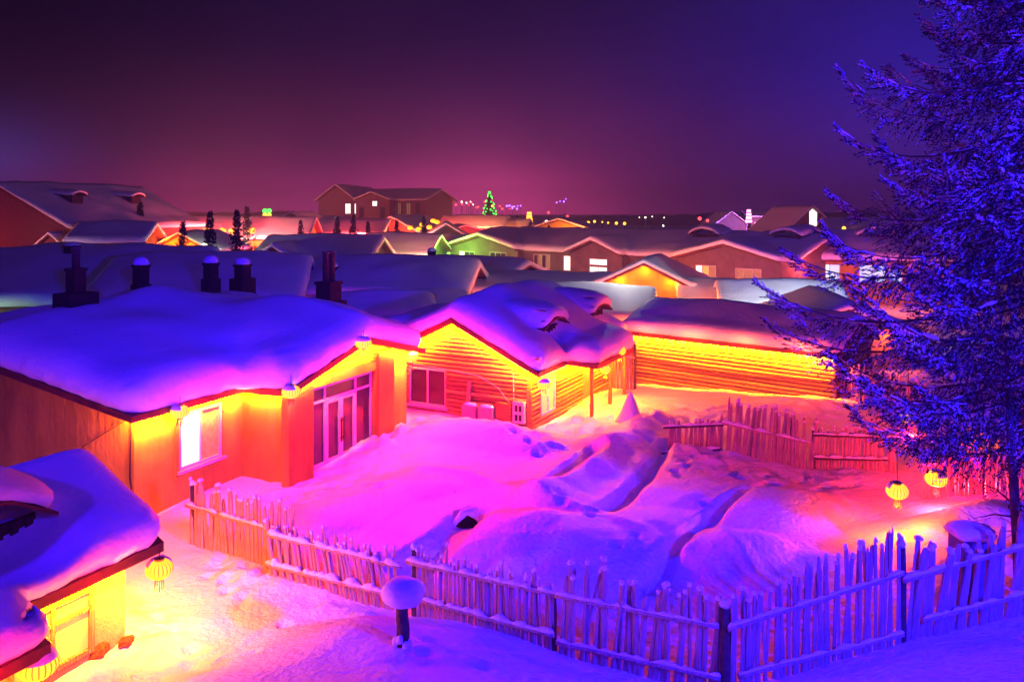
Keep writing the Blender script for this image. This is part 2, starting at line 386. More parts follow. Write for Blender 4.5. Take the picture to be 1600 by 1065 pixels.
def slab(name, parent, poly, base, th=.16, step=.5, material=None):
    """the roof itself: a board deck with its fascia, following base(x, y)"""
    bd = resample(poly, .6); n = len(bd)
    B = np.array(bd); x0, y0 = B.min(0); x1, y1 = B.max(0)
    gx, gy = np.meshgrid(np.arange(x0 + .11, x1, step), np.arange(y0 + .13, y1, step)); G = np.stack([gx.ravel(), gy.ravel()], 1)
    G = G[seg_dist(G, bd) > .15]
    pts = [Vector(p) for p in bd] + [Vector(p) for p in G]
    res = delaunay_2d_cdt(pts, [], [list(range(n))], 1, 1e-5); V2, tris = res[0], res[2]
    N = len(V2); vs = [(v[0], v[1], base(v[0], v[1]) - .012) for v in V2] + [(v[0], v[1], base(v[0], v[1]) - th) for v in V2]
    fs = []
    for f in tris:
        f = tuple(f)
        if (V2[f[1]] - V2[f[0]]).cross(V2[f[2]] - V2[f[0]]) < 0: f = f[::-1]
        fs.append(f); fs.append(tuple(i + N for i in f[::-1]))
    idx = {}
    for i, o in enumerate(res[3]):
        for q in o: idx[q] = i
    for i in range(n):
        a, b = idx[i], idx[(i + 1) % n]
        if a != b: fs.append((a, a + N, b + N, b))
    mb = MB(); mb.add(vs, fs)
    return mb.build(name, material or FASCIA, parent)

# ------------------------------------------------------------------ walls, windows
class Seg:
    """one wall line a->b of a footprint (counter-clockwise: the outside is on the right)"""
    def __init__(s, a, b):
        s.a, s.b = Vector(a), Vector(b); s.L = (s.b - s.a).length; s.u = (s.b - s.a) / s.L; s.o = Vector((s.u.y, -s.u.x))
    def p(s, t, out, z):
        q = s.a + s.u * t + s.o * out; return (q.x, q.y, z)
    def hexa(s, mb, t0, t1, o0, o1, z0, z1, mi=0, ztop=None):
        P = [s.p(t0, o1, z0), s.p(t1, o1, z0), s.p(t1, o0, z0), s.p(t0, o0, z0)]
        f = (lambda t, z: z) if ztop is None else (lambda t, z: ztop(*s.p(t, 0, 0)[:2]))
        P += [s.p(t0, o1, f(t0, z1)), s.p(t1, o1, f(t1, z1)), s.p(t1, o0, f(t1, z1)), s.p(t0, o0, f(t0, z1))]
        mb.hexa(P, mi)
def wall_panel(mb, sg, zb, top, th, holes, mi=0, log=0, inset0=0.0, inset1=0.0):
    br = sorted(set([inset0, sg.L - inset1] + [x for h in holes for x in h[:2]] + [sg.L * k / 8 for k in range(1, 8)]))
    br = [b for b in br if inset0 - 1e-6 <= b <= sg.L - inset1 + 1e-6]
    for t0, t1 in zip(br[:-1], br[1:]):
        if t1 - t0 < 1e-4: continue
        hs = sorted([(h[2], h[3]) for h in holes if h[0] <= t0 + 1e-6 and h[1] >= t1 - 1e-6]); z = zb
        for a, b in hs:
            if a > z + 1e-3: sg.hexa(mb, t0, t1, -th, 0, z, a, mi)
            z = b
        sg.hexa(mb, t0, t1, -th, 0, z, None, mi, ztop=top)
    if log:                                           # courses of half-round logs standing proud of the wall
        zc = zb + log / 2
        while zc < 8:
            ts = np.linspace(0, sg.L, 49); ok = [top(*sg.p(t, 0, 0)[:2]) > zc + log * .3 for t in ts]
            if not any(ok): break
            run = []
            for i in range(48):
                tm = (ts[i] + ts[i + 1]) / 2
                blocked = any(h[0] - .04 < tm < h[1] + .04 and h[2] - .05 < zc < h[3] + .05 for h in holes)
                if ok[i] and ok[i + 1] and not blocked: run.append(i)
            k = 0
            while k < len(run):
                j = k
                while j + 1 < len(run) and run[j + 1] == run[j] + 1: j += 1
                a, b = ts[run[k]], ts[run[j] + 1]
                if run[k] == 0: a -= random.uniform(.02, .1)
                r = log * random.uniform(.44, .53); n = 5; vs = []
                rr = [random.uniform(.85, 1.05) for _ in range(2)]
                for q, t in enumerate((a, b)):
                    for m in range(n + 1):
                        th_ = -PI / 2 + PI * m / n; vs.append(sg.p(t, .004 + math.cos(th_) * r * .75 * rr[q], zc + math.sin(th_) * r))
                fs = [(m, n + 1 + m, n + 2 + m, m + 1) for m in range(n)] + [tuple(range(n + 1)), tuple(range(2 * n + 1, n, -1))]
                mb.add(vs, fs, random.choice((0, 0, 1, 2))); k = j + 1
            zc += log
def window(parent, sg, t0, t1, z0, z1, kind='dark', mull=1, frame=None, name='window', bar=.055, sill=False, transom=None):
    mb = MB(); fr = frame or ALU
    sg.hexa(mb, t0 - .02, t1 + .02, -.06, .03, z1 - bar, z1 + .02); sg.hexa(mb, t0 - .02, t1 + .02, -.06, .03, z0 - .02, z0 + bar)
    sg.hexa(mb, t0 - .02, t0 + bar, -.058, .028, z0 + bar, z1 - bar); sg.hexa(mb, t1 - bar, t1 + .02, -.058, .028, z0 + bar, z1 - bar)
    for k in range(1, mull + 1):
        t = t0 + (t1 - t0) * k / (mull + 1); sg.hexa(mb, t - bar * .5, t + bar * .5, -.056, .02, z0 + bar, z1 - bar)
    if transom: sg.hexa(mb, t0 + bar, t1 - bar, -.054, .018, transom - bar * .4, transom + bar * .4)
    w = mb.build(name, fr, parent)
    P = {'lit': LITW, 'cyan': LITC, 'warm': LITY, 'curtain': LITG, 'dark': GLASS}
    kinds = kind if isinstance(kind, (list, tuple)) else [kind] * (mull + 1)
    if len(set(kinds)) == 1:
        g = MB(); sg.hexa(g, t0 + .01, t1 - .01, -.045, -.03, z0 + .01, z1 - .01); g.build('pane', P[kinds[0]], w)
    else:
        for k, kd in enumerate(kinds):
            a = t0 + (t1 - t0) * k / (mull + 1); b = t0 + (t1 - t0) * (k + 1) / (mull + 1)
            g = MB(); sg.hexa(g, a + .01, b - .01, -.045, -.03, z0 + .01, z1 - .01); g.build('pane', P[kd], w)
    if sill:
        s_ = MB(); sg.hexa(s_, t0 - .1, t1 + .1, .031, .13, z0 - .09, z0 - .02); s_.build('sill', fr, w)
    return w
def chimney(parent, x, y, z0, z1, w=.5, pipes=0, cap=True, base_w=None, base_h=0, material=None, pipe_h=1.0):
    mb = MB()
    mb.box(x - w / 2, x + w / 2, y - w / 2, y + w / 2, z0 + base_h, z1)
    if base_w:
        mb.box(x - base_w / 2, x + base_w / 2, y - base_w * .42, y + base_w * .42, z0, z0 + base_h)
        mb.box(x - base_w * .55, x + base_w * .55, y - base_w * .47, y + base_w * .47, z0 + base_h * .55, z0 + base_h * .64)
    mb.box(x - w * .57, x + w * .57, y - w * .57, y + w * .57, z1 + .002, z1 + .09)
    c = mb.build('chimney', material or BRICK, parent)
    if pipes:
        for k in range(pipes):
            px = x + (k - (pipes - 1) / 2) * .30
            q = MB(); q.lathe([(.115, 0), (.115, pipe_h - .06), (.14, pipe_h - .05), (.14, pipe_h)], (px, y - .02 * k, z1 + .09), 12); q.build('flue_pipe', FLUE, c, True)
    if cap:
        s_ = MB(); s_.lathe([(w * .66, 0), (w * .72, .06), (w * .62, .17), (w * .4, .24), (.02, .27)], (x, y, z1 + .085), 12, wob=.25); s_.build('snow_cap', RSNOW, c, True)
    return c
def dormer(parent, base, x, yf, w, zt, yb, mat_=None, T=.5, tip=.25, step=.14, side=.0):
    """small roof dormer looking towards -y, its thick tongue of snow running back to the ridge"""
    zb = base(x, yf) - .05; mb = MB()
    mb.box(x - w / 2, x + w / 2, yf, yf + .07, zb, zt)
    for s in (-1, 1): mb.box(x + s * w / 2 - .035, x + s * w / 2 + .035, yf + .071, yb, zb, zt - .004)
    n = max(3, int(w / .22))
    for k in range(n): mb.box(x - w / 2 + w * (k + .2) / n, x - w / 2 + w * (k + .75) / n, yf - .03, yf - .002, zb, zt - .02)
    d = mb.build('dormer', mat_ or DARKW, parent)
    poly = [(x - w / 2 - tip, yf - tip), (x, yf - tip - .06), (x + w / 2 + tip, yf - tip), (x + w / 2 + tip * .8, yb), (x - w / 2 - tip * .8, yb)]
    bf = lambda X, Y: zt + .22 * w * (1 - min(1, abs(X - x) / (w / 2 + tip)) ** 2) + .08 * max(0, Y - yf)
    slab('dormer_roof', d, poly, bf, .07, .3)
    blanket('snow_cap', d, poly, bf, T, step, rnd=.3, seed=x, grow=.5)
    return d

def house(name, label, origin, ang, foot, poly, base, wallmat, T=.7, step=.25, holes=None, log=0, zb=-.5, z0=0, thick=None, group=None, cat='house', seed=0,
          rnd=.4, trim=None, th=.2, grow=.45):
    t = thing(name, label, cat, (origin[0], origin[1], z0), ang, group)
    top = lambda x, y: base(x, y) - .07
    mb = MB(); segs = [Seg(foot[i], foot[(i + 1) % len(foot)]) for i in range(len(foot))]
    holes = holes or {}
    for i, sg in enumerate(segs):
        pv = segs[i - 1]; cvx = pv.u.x * sg.u.y - pv.u.y * sg.u.x > 0
        wall_panel(mb, sg, zb, top, th, holes.get(i, []), log=log, inset0=th if cvx else 0)
    mb.build('wall', [wallmat, LOGD, LOGL] if log else wallmat, t)
    r = slab('roof', t, poly, base, .17, .5, trim)
    blanket('snow_blanket', r, poly, base, T, step, thick, rnd, seed, grow=grow)
    return t, segs
def simple_house(label, px, Y, rot, L, D, eave, ridge, T=.6, gable=False, wallmat=None, ov=.5, z0=0, wins=(), lamps=(), step=.55, dormers=(), gables=(), name='house', center=True, cat='house', group=None, trim=None, chim=(), stripc=None, grow=.45):
    """village house; origin at the middle of its front; x to the right along the front, y to the back"""
    a = math.radians(rot); o = py_(px, Y); h = L / 2
    def main(x, y):
        if gable: return ridge - (ridge - eave) * min(1.2, abs(x) / h)
        return ridge - (ridge - eave) * min(1.2, abs(y - D / 2) / (D / 2))
    def base(x, y):
        z = main(x, y)
        for c, hw, pr, pk in gables:
            z = max(z, pk - (pk - eave) * abs(x - c) / hw - .03 * (y + pr))
        return z
    foot = [(-h, 0), (h, 0), (h, D), (-h, D)]
    if gables:
        front = [(-h, 0)]
        for c, hw, pr, pk in gables:
            if pr > 0: front += [(c - hw, 0), (c - hw, -pr), (c + hw, -pr), (c + hw, 0)]
        front = [front[0]] if False else front
        if abs(front[1][0] + h) < 1e-6: front = front[2:]
        if abs(front[-1][0] - h) < 1e-6: front = front[:-1]
        else: front = front + [(h, 0)]
        foot = front + [(h, D), (-h, D)]
    # roof outline with overhang
    if gables:
        pl = []
        x = -h - ov; pl.append((x, -ov))
        for c, hw, pr, pk in gables:
            pr2 = max(pr, 0)
            if c - hw - ov * .5 <= -h - ov + .3: pl = [(-h - ov, -pr2 - ov)] if len(pl) == 1 else pl
            else: pl += [(c - hw - ov * .4, -ov), (c - hw - ov * .4, -pr2 - ov - .02)]
            pl += [(c, -pr2 - ov - .02)]
            if c + hw + ov * .5 >= h + ov - .3: pl += [(h + ov, -pr2 - ov)]
            else: pl += [(c + hw + ov * .4, -pr2 - ov - .02), (c + hw + ov * .4, -ov)]
        if pl[-1][0] < h + ov - .01: pl.append((h + ov, -ov))
        pl += [(h + ov, D / 2), (h + ov, D + ov), (-h - ov, D + ov), (-h - ov, D / 2)]
    elif gable: pl = [(-h - ov, -ov), (0, -ov), (h + ov, -ov), (h + ov, D + ov), (0, D + ov), (-h - ov, D + ov)]
    else: pl = [(-h - ov, -ov), (h + ov, -ov), (h + ov, D / 2), (h + ov, D + ov), (-h - ov, D + ov), (-h - ov, D / 2)]
    segs = [Seg(foot[i], foot[(i + 1) % len(foot)]) for i in range(len(foot))]
    holes = {}
    for w in wins: holes.setdefault(w[0], []).append(w[1:5])
    t, segs = house(name, label, o, a, foot, pl, base, wallmat or GREYP, T, step, holes, z0=z0, seed=px * .1, rnd=.5, trim=trim, cat=cat, group=group, grow=grow, zb=-.6)
    for w in wins: window(t, segs[w[0]], w[1], w[2], w[3], w[4], w[5], w[6] if len(w) > 6 else 1)
    for (x, y, z, c, P) in lamps: point((x, y, z), c, P, .12, t)
    for (x, yf, w, hgt) in dormers: dormer(t, base, x, yf, w, base(x, yf) + hgt + T * .45, yf + 2.2, T=T * .6, step=.3, tip=.3)
    for (x, y, w, hgt) in chim: chimney(t, x, y, base(x, y) - .05, base(x, y) + T + hgt, w)
    if stripc: strip(t, (-h, -.28, eave - .32), (h, -.28, eave - .32), (0, .6, -.8), stripc[1], stripc[0])
    return t

# ------------------------------------------------------------------ ground, hills
def axis(core0, core1, step, lo, hi, g=1.13):
    a = list(np.arange(core0, core1 + 1e-6, step)); s = step; x = core1; up = []
    while x < hi: s *= g; x += s; up.append(x)
    s = step; x = core0; dn = []
    while x > lo: s *= g; x -= s; dn.append(x)
    return np.array(dn[::-1] + a + up)
gx = axis(-11.5, 15, .11, -900, 900); gy = axis(9.4, 33, .11, -60, 1600)
X, Y = np.meshgrid(gx, gy); Z = ground(X, Y)
nx_, ny_ = len(gx), len(gy)
co = np.stack([X.ravel(), Y.ravel(), Z.ravel()], 1)
idx = np.arange(nx_ * ny_).reshape(ny_, nx_)
quads = np.stack([idx[:-1, :-1].ravel(), idx[:-1, 1:].ravel(), idx[1:, 1:].ravel(), idx[1:, :-1].ravel()], 1)
me = bpy.data.meshes.new('snowy_ground'); me.from_pydata(co.tolist(), [], quads.tolist()); me.materials.append(SNOW)
me.polygons.foreach_set('use_smooth', [True] * len(quads)); me.update()
g_ = bpy.data.objects.new('snowy_ground', me); COL.objects.link(g_); g_['kind'] = 'structure'

FOREST = mat('hill_forest', (.09, .10, .11), .95, .8, .15, var=.6, vscale=.06)
def hill(name, xs, ys, hs, seed):
    n = len(xs); vs, fs = [], []
    M = 60; rows = 10
    for j in range(rows):
        for i in range(M + 1):
            t = i / M * (n - 1); k = min(int(t), n - 2); f = t - k; f = f * f * (3 - 2 * f)
            x = xs[k] * (1 - f) + xs[k + 1] * f; y = ys[k] * (1 - f) + ys[k + 1] * f; h = hs[k] * (1 - f) + hs[k + 1] * f
            r = j / (rows - 1); prof = math.sin(min(r, .55) / .55 * PI / 2) if r < .55 else math.cos((r - .55) / .45 * PI / 2)
            hh = h * prof * (1 + .12 * noise.noise(Vector((x * .01, y * .01 + j, seed)))) + (3.5 * noise.noise(Vector((x * .09, j * 1.7, seed))) if 0 < j < rows - 1 else 0)
            vs.append((x, y + (r - .5) * 260, hh - (3 if j in (0, rows - 1) else 0)))
    for j in range(rows - 1):
        for i in range(M): a = j * (M + 1) + i; fs.append((a, a + 1, a + M + 2, a + M + 1))
    mb = MB(); mb.add(vs, fs); o = mb.build(name, FOREST, smooth=True); o['kind'] = 'structure'; return o
hill('hill', [-420, -300, -190, -110, -60], [430, 450, 470, 480, 490], [9, 8, 6, 5, 2], 1)
hill('hill', [40, 110, 220, 340, 480], [560, 520, 480, 450, 430], [2, 5, 7, 8, 9], 2)

# ------------------------------------------------------------------ lanterns
GLOBE = mat('lantern_silk', (.8, .3, .05), .5, emit=(1, .40, .01), estr=2.6)
GLOBER = mat('red_lantern_silk', (.8, .08, .03), .5, emit=(1, .07, .015), estr=3.0)
RIB = mat('lantern_rib', (.6, .2, .03), .5, emit=(1, .22, .0), estr=1.1)
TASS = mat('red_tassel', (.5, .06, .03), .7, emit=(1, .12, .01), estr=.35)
def lantern(loc, r, label, cord=.35, power=25, red=None, snow=True, group='lanterns', tassel=True):
    t = thing('lantern', label, 'lantern', loc, random.uniform(0, 6), group)
    mb = MB(); n = 40; prof = [(.36, -.66), (.62, -.58), (.85, -.4), (.98, -.15), (1.0, .05), (.95, .28), (.78, .5), (.55, .63), (.36, .68)]
    vs, fs = [], []
    for q, z in prof:
        for k in range(n): rr = q * r * (1 + (.02 if k % 2 else -.012)); a = 2 * PI * (k // 2 + (.22 if k % 2 else 0)) / (n / 2); vs.append((math.cos(a) * rr, math.sin(a) * rr, z * r))
    for i in range(len(prof) - 1):
        for k in range(n): fs.append((i * n + k, i * n + (k + 1) % n, (i + 1) * n + (k + 1) % n, (i + 1) * n + k))
    mb.add(vs, fs); mb.m = [1 if (i % n) % 2 == 0 else 0 for i in range(len(mb.f))]; mb.build('globe', [GLOBER if red == RED else GLOBE, RIB], t)
    c = MB(); c.lathe([(.37 * r, .66 * r), (.38 * r, .8 * r), (.24 * r, .81 * r), (.23 * r, .7 * r)], (0, 0, 0), 16); c.build('cap', GOLD, t)
    c = MB(); c.lathe([(.34 * r, -.8 * r), (.38 * r, -.66 * r)], (0, 0, 0), 16); c.build('base_ring', GOLD, t)
    if tassel:
        c = MB()
        for k in range(12):
            a = 2 * PI * k / 12; x, y = math.cos(a) * .3 * r, math.sin(a) * .3 * r; c.tube([(x, y, -.8 * r), (x * 1.1, y * 1.1, -1.45 * r - .1 * r * (k % 3))], .035 * r, 4)
        c.build('tassel', TASS, t)
    c = MB(); c.tube([(0, 0, .7 * r), (.01, 0, .8 * r + cord)], .008, 5); c.build('cord', CABLE, t)
    if snow:
        s_ = MB(); vs = []; fs = []; m = 16; off = random.uniform(0, 6)
        pr = [(.40, .70, .0), (.44, .77, .02), (.62, .68, .02), (.80, .53, .02), (.93, .33, .01)]
        for j, (q, z, e) in enumerate(pr):
            for k in range(m + 1):
                a = off + PI * 1.25 * k / m; w_ = 1 + .05 * noise.noise(Vector((a * 2, j, off)))
                thk = .09 * math.sin(PI * k / m) ** .5 * (1 if 0 < j < 4 else .2); vs.append((math.cos(a) * (q * w_ + thk * .5) * r, math.sin(a) * (q * w_ + thk * .5) * r, (z + thk + .015) * r))
        for j in range(4):
            for k in range(m): a = j * (m + 1) + k; fs.append((a, a + m + 1, a + m + 2, a + 1))
        s_.add(vs, fs); s_.build('snow_cap', RSNOW, t, True)
    if power: point((loc[0], loc[1], loc[2] - r * 1.7), red or GLOW, power * 6, .1, None, 'lantern_light')
    return t
def at(px, py, Y): return ((px - 800) / F * Y, Y, H - (py - 330) / F * Y)

# ------------------------------------------------------------------ the plastered house with the glazed doors
dA = (.434, .901); angA = math.atan2(dA[1], dA[0]); oA = (-8.97, 18.9)
def baseA(x, y):
    m = 2.78 + .145 * (5.8 - abs(y - 5.4))
    g = 3.72 - .26 * abs(x - 6.6) - .05 * (y + 1.9)
    return max(m, g)
footA = [(0, 0), (3.46, 0), (3.46, -1.53), (9.35, -1.53), (9.35, 10.8), (0, 10.8)]
polyA = [(-.4, -.42), (3.1, -.42), (3.12, -2.0), (6.6, -2.0), (9.8, -2.0), (9.85, 5.4), (9.85, 11.2), (-.4, 11.2), (-.4, 5.4)]
houseA, sA = house('plastered_house', 'large ochre plastered house with glazed double doors under one thick rolling blanket of snow', oA, angA, footA, polyA, baseA, PLASTER, 1.35, .22,
    {0: [(1.32, 2.69, .98, 2.38)], 2: [(.9, 3.9, .12, 2.52)]}, rnd=.6, grow=.62, seed=1)
w = window(houseA, sA[0], 1.32, 2.69, .98, 2.38, ['lit', 'curtain'], 1, ALU, sill=True)
w_ = MB()
for k in range(7): sA[0].hexa(w_, 2.02 + k * .06, 2.05 + k * .06, -.2, -.14, 1.0, 2.36)
w_.build('curtain', CURT, w)
tr = MB()
for (a, b, c, d) in ((1.16, 1.28, .86, 2.5), (2.73, 2.85, .86, 2.5)): sA[0].hexa(tr, a, b, .004, .05, c, d)
sA[0].hexa(tr, 1.16, 2.85, .004, .07, .74, .85); tr.build('window_surround', PLASTER, houseA)
for (a, b, z1) in ((0, .86, 2.98), (3.95, 4.8, 3.1)):
    p = MB(); sA[2].hexa(p, a - (.14 if a == 0 else 0), b, .003, .26, -.5, z1); p.build('pilaster', PLASTER, houseA)
bm = MB(); sA[2].hexa(bm, .87, 3.94, .004, .16, 2.56, 2.86); bm.build('beam', PLASTER, houseA)
fr = MB(); S = sA[2]
for t in (.9, 1.62, 3.06, 3.84): S.hexa(fr, t, t + .06, -.08, .02, .12, 2.52)
S.hexa(fr, .9, 3.9, -.082, .022, 2.46, 2.525); S.hexa(fr, .9, 3.9, -.082, .022, 2.06, 2.13); S.hexa(fr, .9, 3.9, -.082, .022, .1, .19)
for (a, b) in ((.96, 1.62), (3.12, 3.84)): S.hexa(fr, a, b, -.078, .016, .19, .34)
dfr = fr.build('door_frame', DOORP, houseA)
for (a, b, c, d) in ((.96, 1.62, .34, 2.06), (3.12, 3.84, .34, 2.06), (.96, 1.62, 2.13, 2.46), (1.68, 3.06, 2.13, 2.46), (3.12, 3.84, 2.13, 2.46)):
    g = MB(); S.hexa(g, a, b, -.05, -.036, c, d); g.build('glass', GLASS, dfr)
for a, hs in ((1.69, 1), (2.375, 0)):
    b = a + .675; d = MB(); S.hexa(d, a, a + .085, -.07, .03, .2, 2.05); S.hexa(d, b - .085, b, -.07, .03, .2, 2.05)
    S.hexa(d, a + .085, b - .085, -.068, .028, 1.96, 2.05); S.hexa(d, a + .085, b - .085, -.068, .028, .2, .36)
    do = d.build('door', DOORP, houseA)
    g = MB(); S.hexa(g, a + .085, b - .085, -.04, -.026, .36, 1.96); g.build('glass', GLASS, do)
    h_ = MB(); tt = b - .045 if hs else a + .045
    h_.tube([S.p(tt, .09, .75), S.p(tt, .09, 1.45)], .022, 8)
    for zz in (.85, 1.35): h_.tube([S.p(tt, .031, zz), S.p(tt, .09, zz)], .014, 6)
    h_.build('handle', CABLE, do)
c = MB(); c.tube([S.p(.3, .2, 2.9), S.p(1.6, .2, 3.0), S.p(3.0, .19, 3.12), S.p(4.6, .28, 3.05)], .014, 5); c.build('cable', CABLE, houseA)
c = MB(); c.tube([(-.03, .06, 2.5), (-.05, .08, 1.2), (-.05, .02, .8), (.0, -.04, -.2)], .02, 6); c.tube([(-.05, .2, 2.55), (-.05, 1.4, 1.9), (-.05, 2.6, 1.2)], .012, 5); c.build('cable', CABLE, houseA)
# strips of lamps under the eaves
strip(houseA, (-.2, -.15, 2.58), (3.3, -.15, 2.58), (0, .85, -.5), 190)
strip(houseA, (3.31, -1.72, 2.68), (3.31, -.2, 2.62), (.85, 0, -.5), 150)
strip(houseA, (3.4, -1.86, 2.74), (6.5, -1.86, 3.47), (0, .85, -.5), 115)
strip(houseA, (6.7, -1.86, 3.47), (9.6, -1.86, 2.74), (0, .85, -.5), 115)
point((-.15, -.25, 2.58), WARM, 60, .05, houseA); point((3.05, -.5, 2.5), WARM, 30, .05, houseA)
# added red strips without fixtures, turned outwards to tint the yard
strip(houseA, (3.6, -1.9, 2.7), (9.4, -1.9, 2.7), (0, -.75, -.65), 24, GLOW)
strip(houseA, (.3, -.36, 2.56), (3.0, -.36, 2.56), (0, -.75, -.65), 6, GLOW)
# added bare points reddening the snow rim, in place of the lamps' spill
for q in ((1.5, -.75, 2.45), (5.0, -2.55, 2.85), (8.2, -2.55, 2.85), (2.9, -1.2, 2.5)): point(q, GLOW, 30, .08, houseA)
zc = 4.35
chimney(houseA, 9.2, 1.6, 3.5, 4.95, .62, 2, False, .98, .85, BRICK, 1.05)
chimney(houseA, 9.1, 5.5, 3.4, 5.45, .42, 0, True, .72, 1.62, BRICK)
chimney(houseA, 7.3, 5.2, 3.4, 5.62, .36, 0, True, .5, 1.75)
chimney(houseA, 5.1, 6.0, 3.4, 5.66, .36, 0, True, .48, 1.7)
chimney(houseA, 2.3, 5.3, 3.4, 5.75, .38, 1, False, .92, 1.72, BRICK, .62)

# ------------------------------------------------------------------ the log house with two dormers
dB = (.46, .888); angB = math.atan2(dB[1], dB[0]); oB = (.65, 26.9)
def baseB(x, y):
    m = 3.78 - .47 * abs(y - 2.9)
    p = 2.2 + .12 * (y + .45)
    return max(m, p) if y > -.5 else p
polyB = [(-.5, -.5), (1.9, -.5), (2.3, -1.5), (6.3, -1.5), (6.8, -.55), (8.5, -.5), (8.5, 2.9), (8.5, 6.3), (-.5, 6.3), (-.5, 2.9)]
footB = [(0, 0), (8.0, 0), (8.0, 5.8), (0, 5.8)]
DORM_B = [(2.35, .42), (7.0, .42)]
def thickB(x, y):
    f = 1.0
    for dx, dy in DORM_B: f -= .85 * math.exp(-((x - dx) / .85) ** 4 - ((y - dy + .38) / .42) ** 2)
    return max(.12, f)
winB3 = (5.8 - 4.96, 5.8 - 3.38, .5, 1.82)
houseB, sB = house('log_house', 'log walled house with a bright gable, porch posts and two snow buried dormers', oB, angB, footB, polyB, baseB, LOG, .95, .17,
    {0: [(.75, 1.95, .42, 1.85), (4.6, 5.4, .1, 1.9)], 3: [winB3]}, log=.15, thick=thickB, rnd=.35, grow=.4, seed=2)
window(houseB, sB[0], .75, 1.95, .42, 1.85, 'warm', 1, WHITEB); window(houseB, sB[3], *winB3, 'dark', 1, ALU, sill=True)
d = MB(); sB[0].hexa(d, 4.6, 5.4, -.07, -.02, .1, 1.9); sB[0].hexa(d, 4.68, 5.32, -.019, .0, 1.1, 1.75); do = d.build('door', BOARD, houseB)
h_ = MB(); h_.tube([sB[0].p(5.3, .0, 1.0), sB[0].p(5.3, .06, 1.0), sB[0].p(5.2, .06, 1.0)], .018, 6); h_.build('handle', GOLD, do)
for dx, dy in DORM_B: dormer(houseB, baseB, dx, dy, 1.6, 3.32, 2.7, DARKW, .66, .34, .11)
for (x, y) in ((2.6, -1.15), (4.3, -1.22), (6.1, -1.15)):
    q = MB(); q.tube([(x, y, -.4), (x + .02, y, 1.0), (x, y, 2.0)], [.075, .07, .065], 8); q.build('porch_post', LOG, houseB, True)
cb = MB(); cb.box(-.07, -.03, -.04, .14, -.4, 2.2); cb.build('corner_board', LOG2, houseB)
q = MB(); q.tube([(-.12, 4.9, 1.95), (-.12, 3.6, 1.9), (-.12, 2.0, 1.78), (-.13, 1.2, 1.45), (-.12, .75, .95), (-.12, .6, .7)], .014, 5)
q.tube([(-.12, .62, 2.0), (-.12, .60, .9)], .018, 6); q.tube([(-.12, 5.5, .45), (-.12, 3.3, .42)], .02, 6); q.build('cable', WHITEB, houseB)
for (y0, y1, z0_, z1_) in ((2.2, 2.9, .55, .63), (1.0, 2.6, .1, .16)):
    pass
strip(houseB, (-.27, -.3, 2.04), (-.27, 2.85, 3.52), (.85, 0, -.5), 120)
strip(houseB, (-.27, 2.95, 3.52), (-.27, 5.8, 2.17), (.85, 0, -.5), 120)
strip(houseB, (-.3, -.27, 2.04), (1.9, -.27, 2.04), (0, .85, -.5), 130)
strip(houseB, (2.0, -.4, 2.02), (6.3, -.4, 2.02), (0, .8, -.6), 130)
strip(houseB, (2.5, -1.35, 1.95), (6.2, -1.35, 1.95), (0, .2, -.95), 40)
strip(houseB, (6.6, -.4, 2.0), (8.0, -.4, 2.0), (0, .7, -.75), 80)
for q in ((-.3, -.35, 2.0), (4.4, -1.45, 1.9)): point(q, WARM, 55, .05, houseB)
for q in ((-.95, 1.2, 2.55), (-.95, 3.6, 3.1), (1.2, -1.0, 1.9), (5.6, -2.0, 1.9), (3.2, -2.0, 1.9), (8.9, .2, 2.2)): point(q, GLOW, 34, .08, houseB)  # added points in open air, standing in for spill on the snow rim
strip(houseB, (-.46, .4, 2.2), (-.46, 2.7, 3.3), (-.75, 0, -.65), 55, GLOW)  # this and the next two: added outward strips, red fill for the yard
strip(houseB, (-.46, 3.1, 3.3), (-.46, 5.4, 2.2), (-.75, 0, -.65), 26, GLOW)
strip(houseB, (2.4, -1.48, 2.0), (6.2, -1.48, 2.0), (0, -.8, -.6), 30, (1, .06, .0))
rp = MB(); rp.tube([(-.44, -.1, 2.19), (-.44, 2.6, 3.46)], .022, 6); rp.tube([(-.1, -.44, 2.0), (1.8, -.44, 2.0)], .022, 6); rp.build('light_strip', ROPE, houseB)

# things against the log house
def ac(y, label):
    x, yy = oB[0] + dB[0] * -.32 + -dB[1] * y, oB[1] + dB[1] * -.32 + dB[0] * y
    t = thing('air_conditioner', label, 'air conditioner', (x, yy, .12), angB + PI / 2 + PI, 'air conditioners by the log wall')
    b = MB(); b.box(-.27, .27, -.13, .13, .22, .66); b.build('casing', mat('dull_enamel', (.40, .30, .24), .5, var=.2), t)
    b = MB(); b.lathe([(.16, 0), (.16, .012), (.03, .02)], (0, 0, 0), 20)
    b.v = [(v[0] - .05, .1315 + v[2], v[1] + .44) for v in b.v]; b.build('fan_grille', CABLE, t)
    for s in (-.25, .25):
        b = MB(); b.box(s - .025, s + .025, -.16, .3, .16, .215); b.build('bracket', FLUE, t)
    s_ = MB(); s_.lathe([(.15, .66), (.16, .69), (.11, .74), (.02, .76)], (0, 0, 0), 14, wob=.3); s_.v = [(v[0] * 1.8, v[1] * .7, v[2]) for v in s_.v]; s_.build('snow_cap', SNOW, t, True)
    return t
ac(2.2, 'outdoor air conditioner unit on the log wall, left of the two, below the leaning plank')
ac(1.55, 'outdoor air conditioner unit on the log wall next to the orange box')
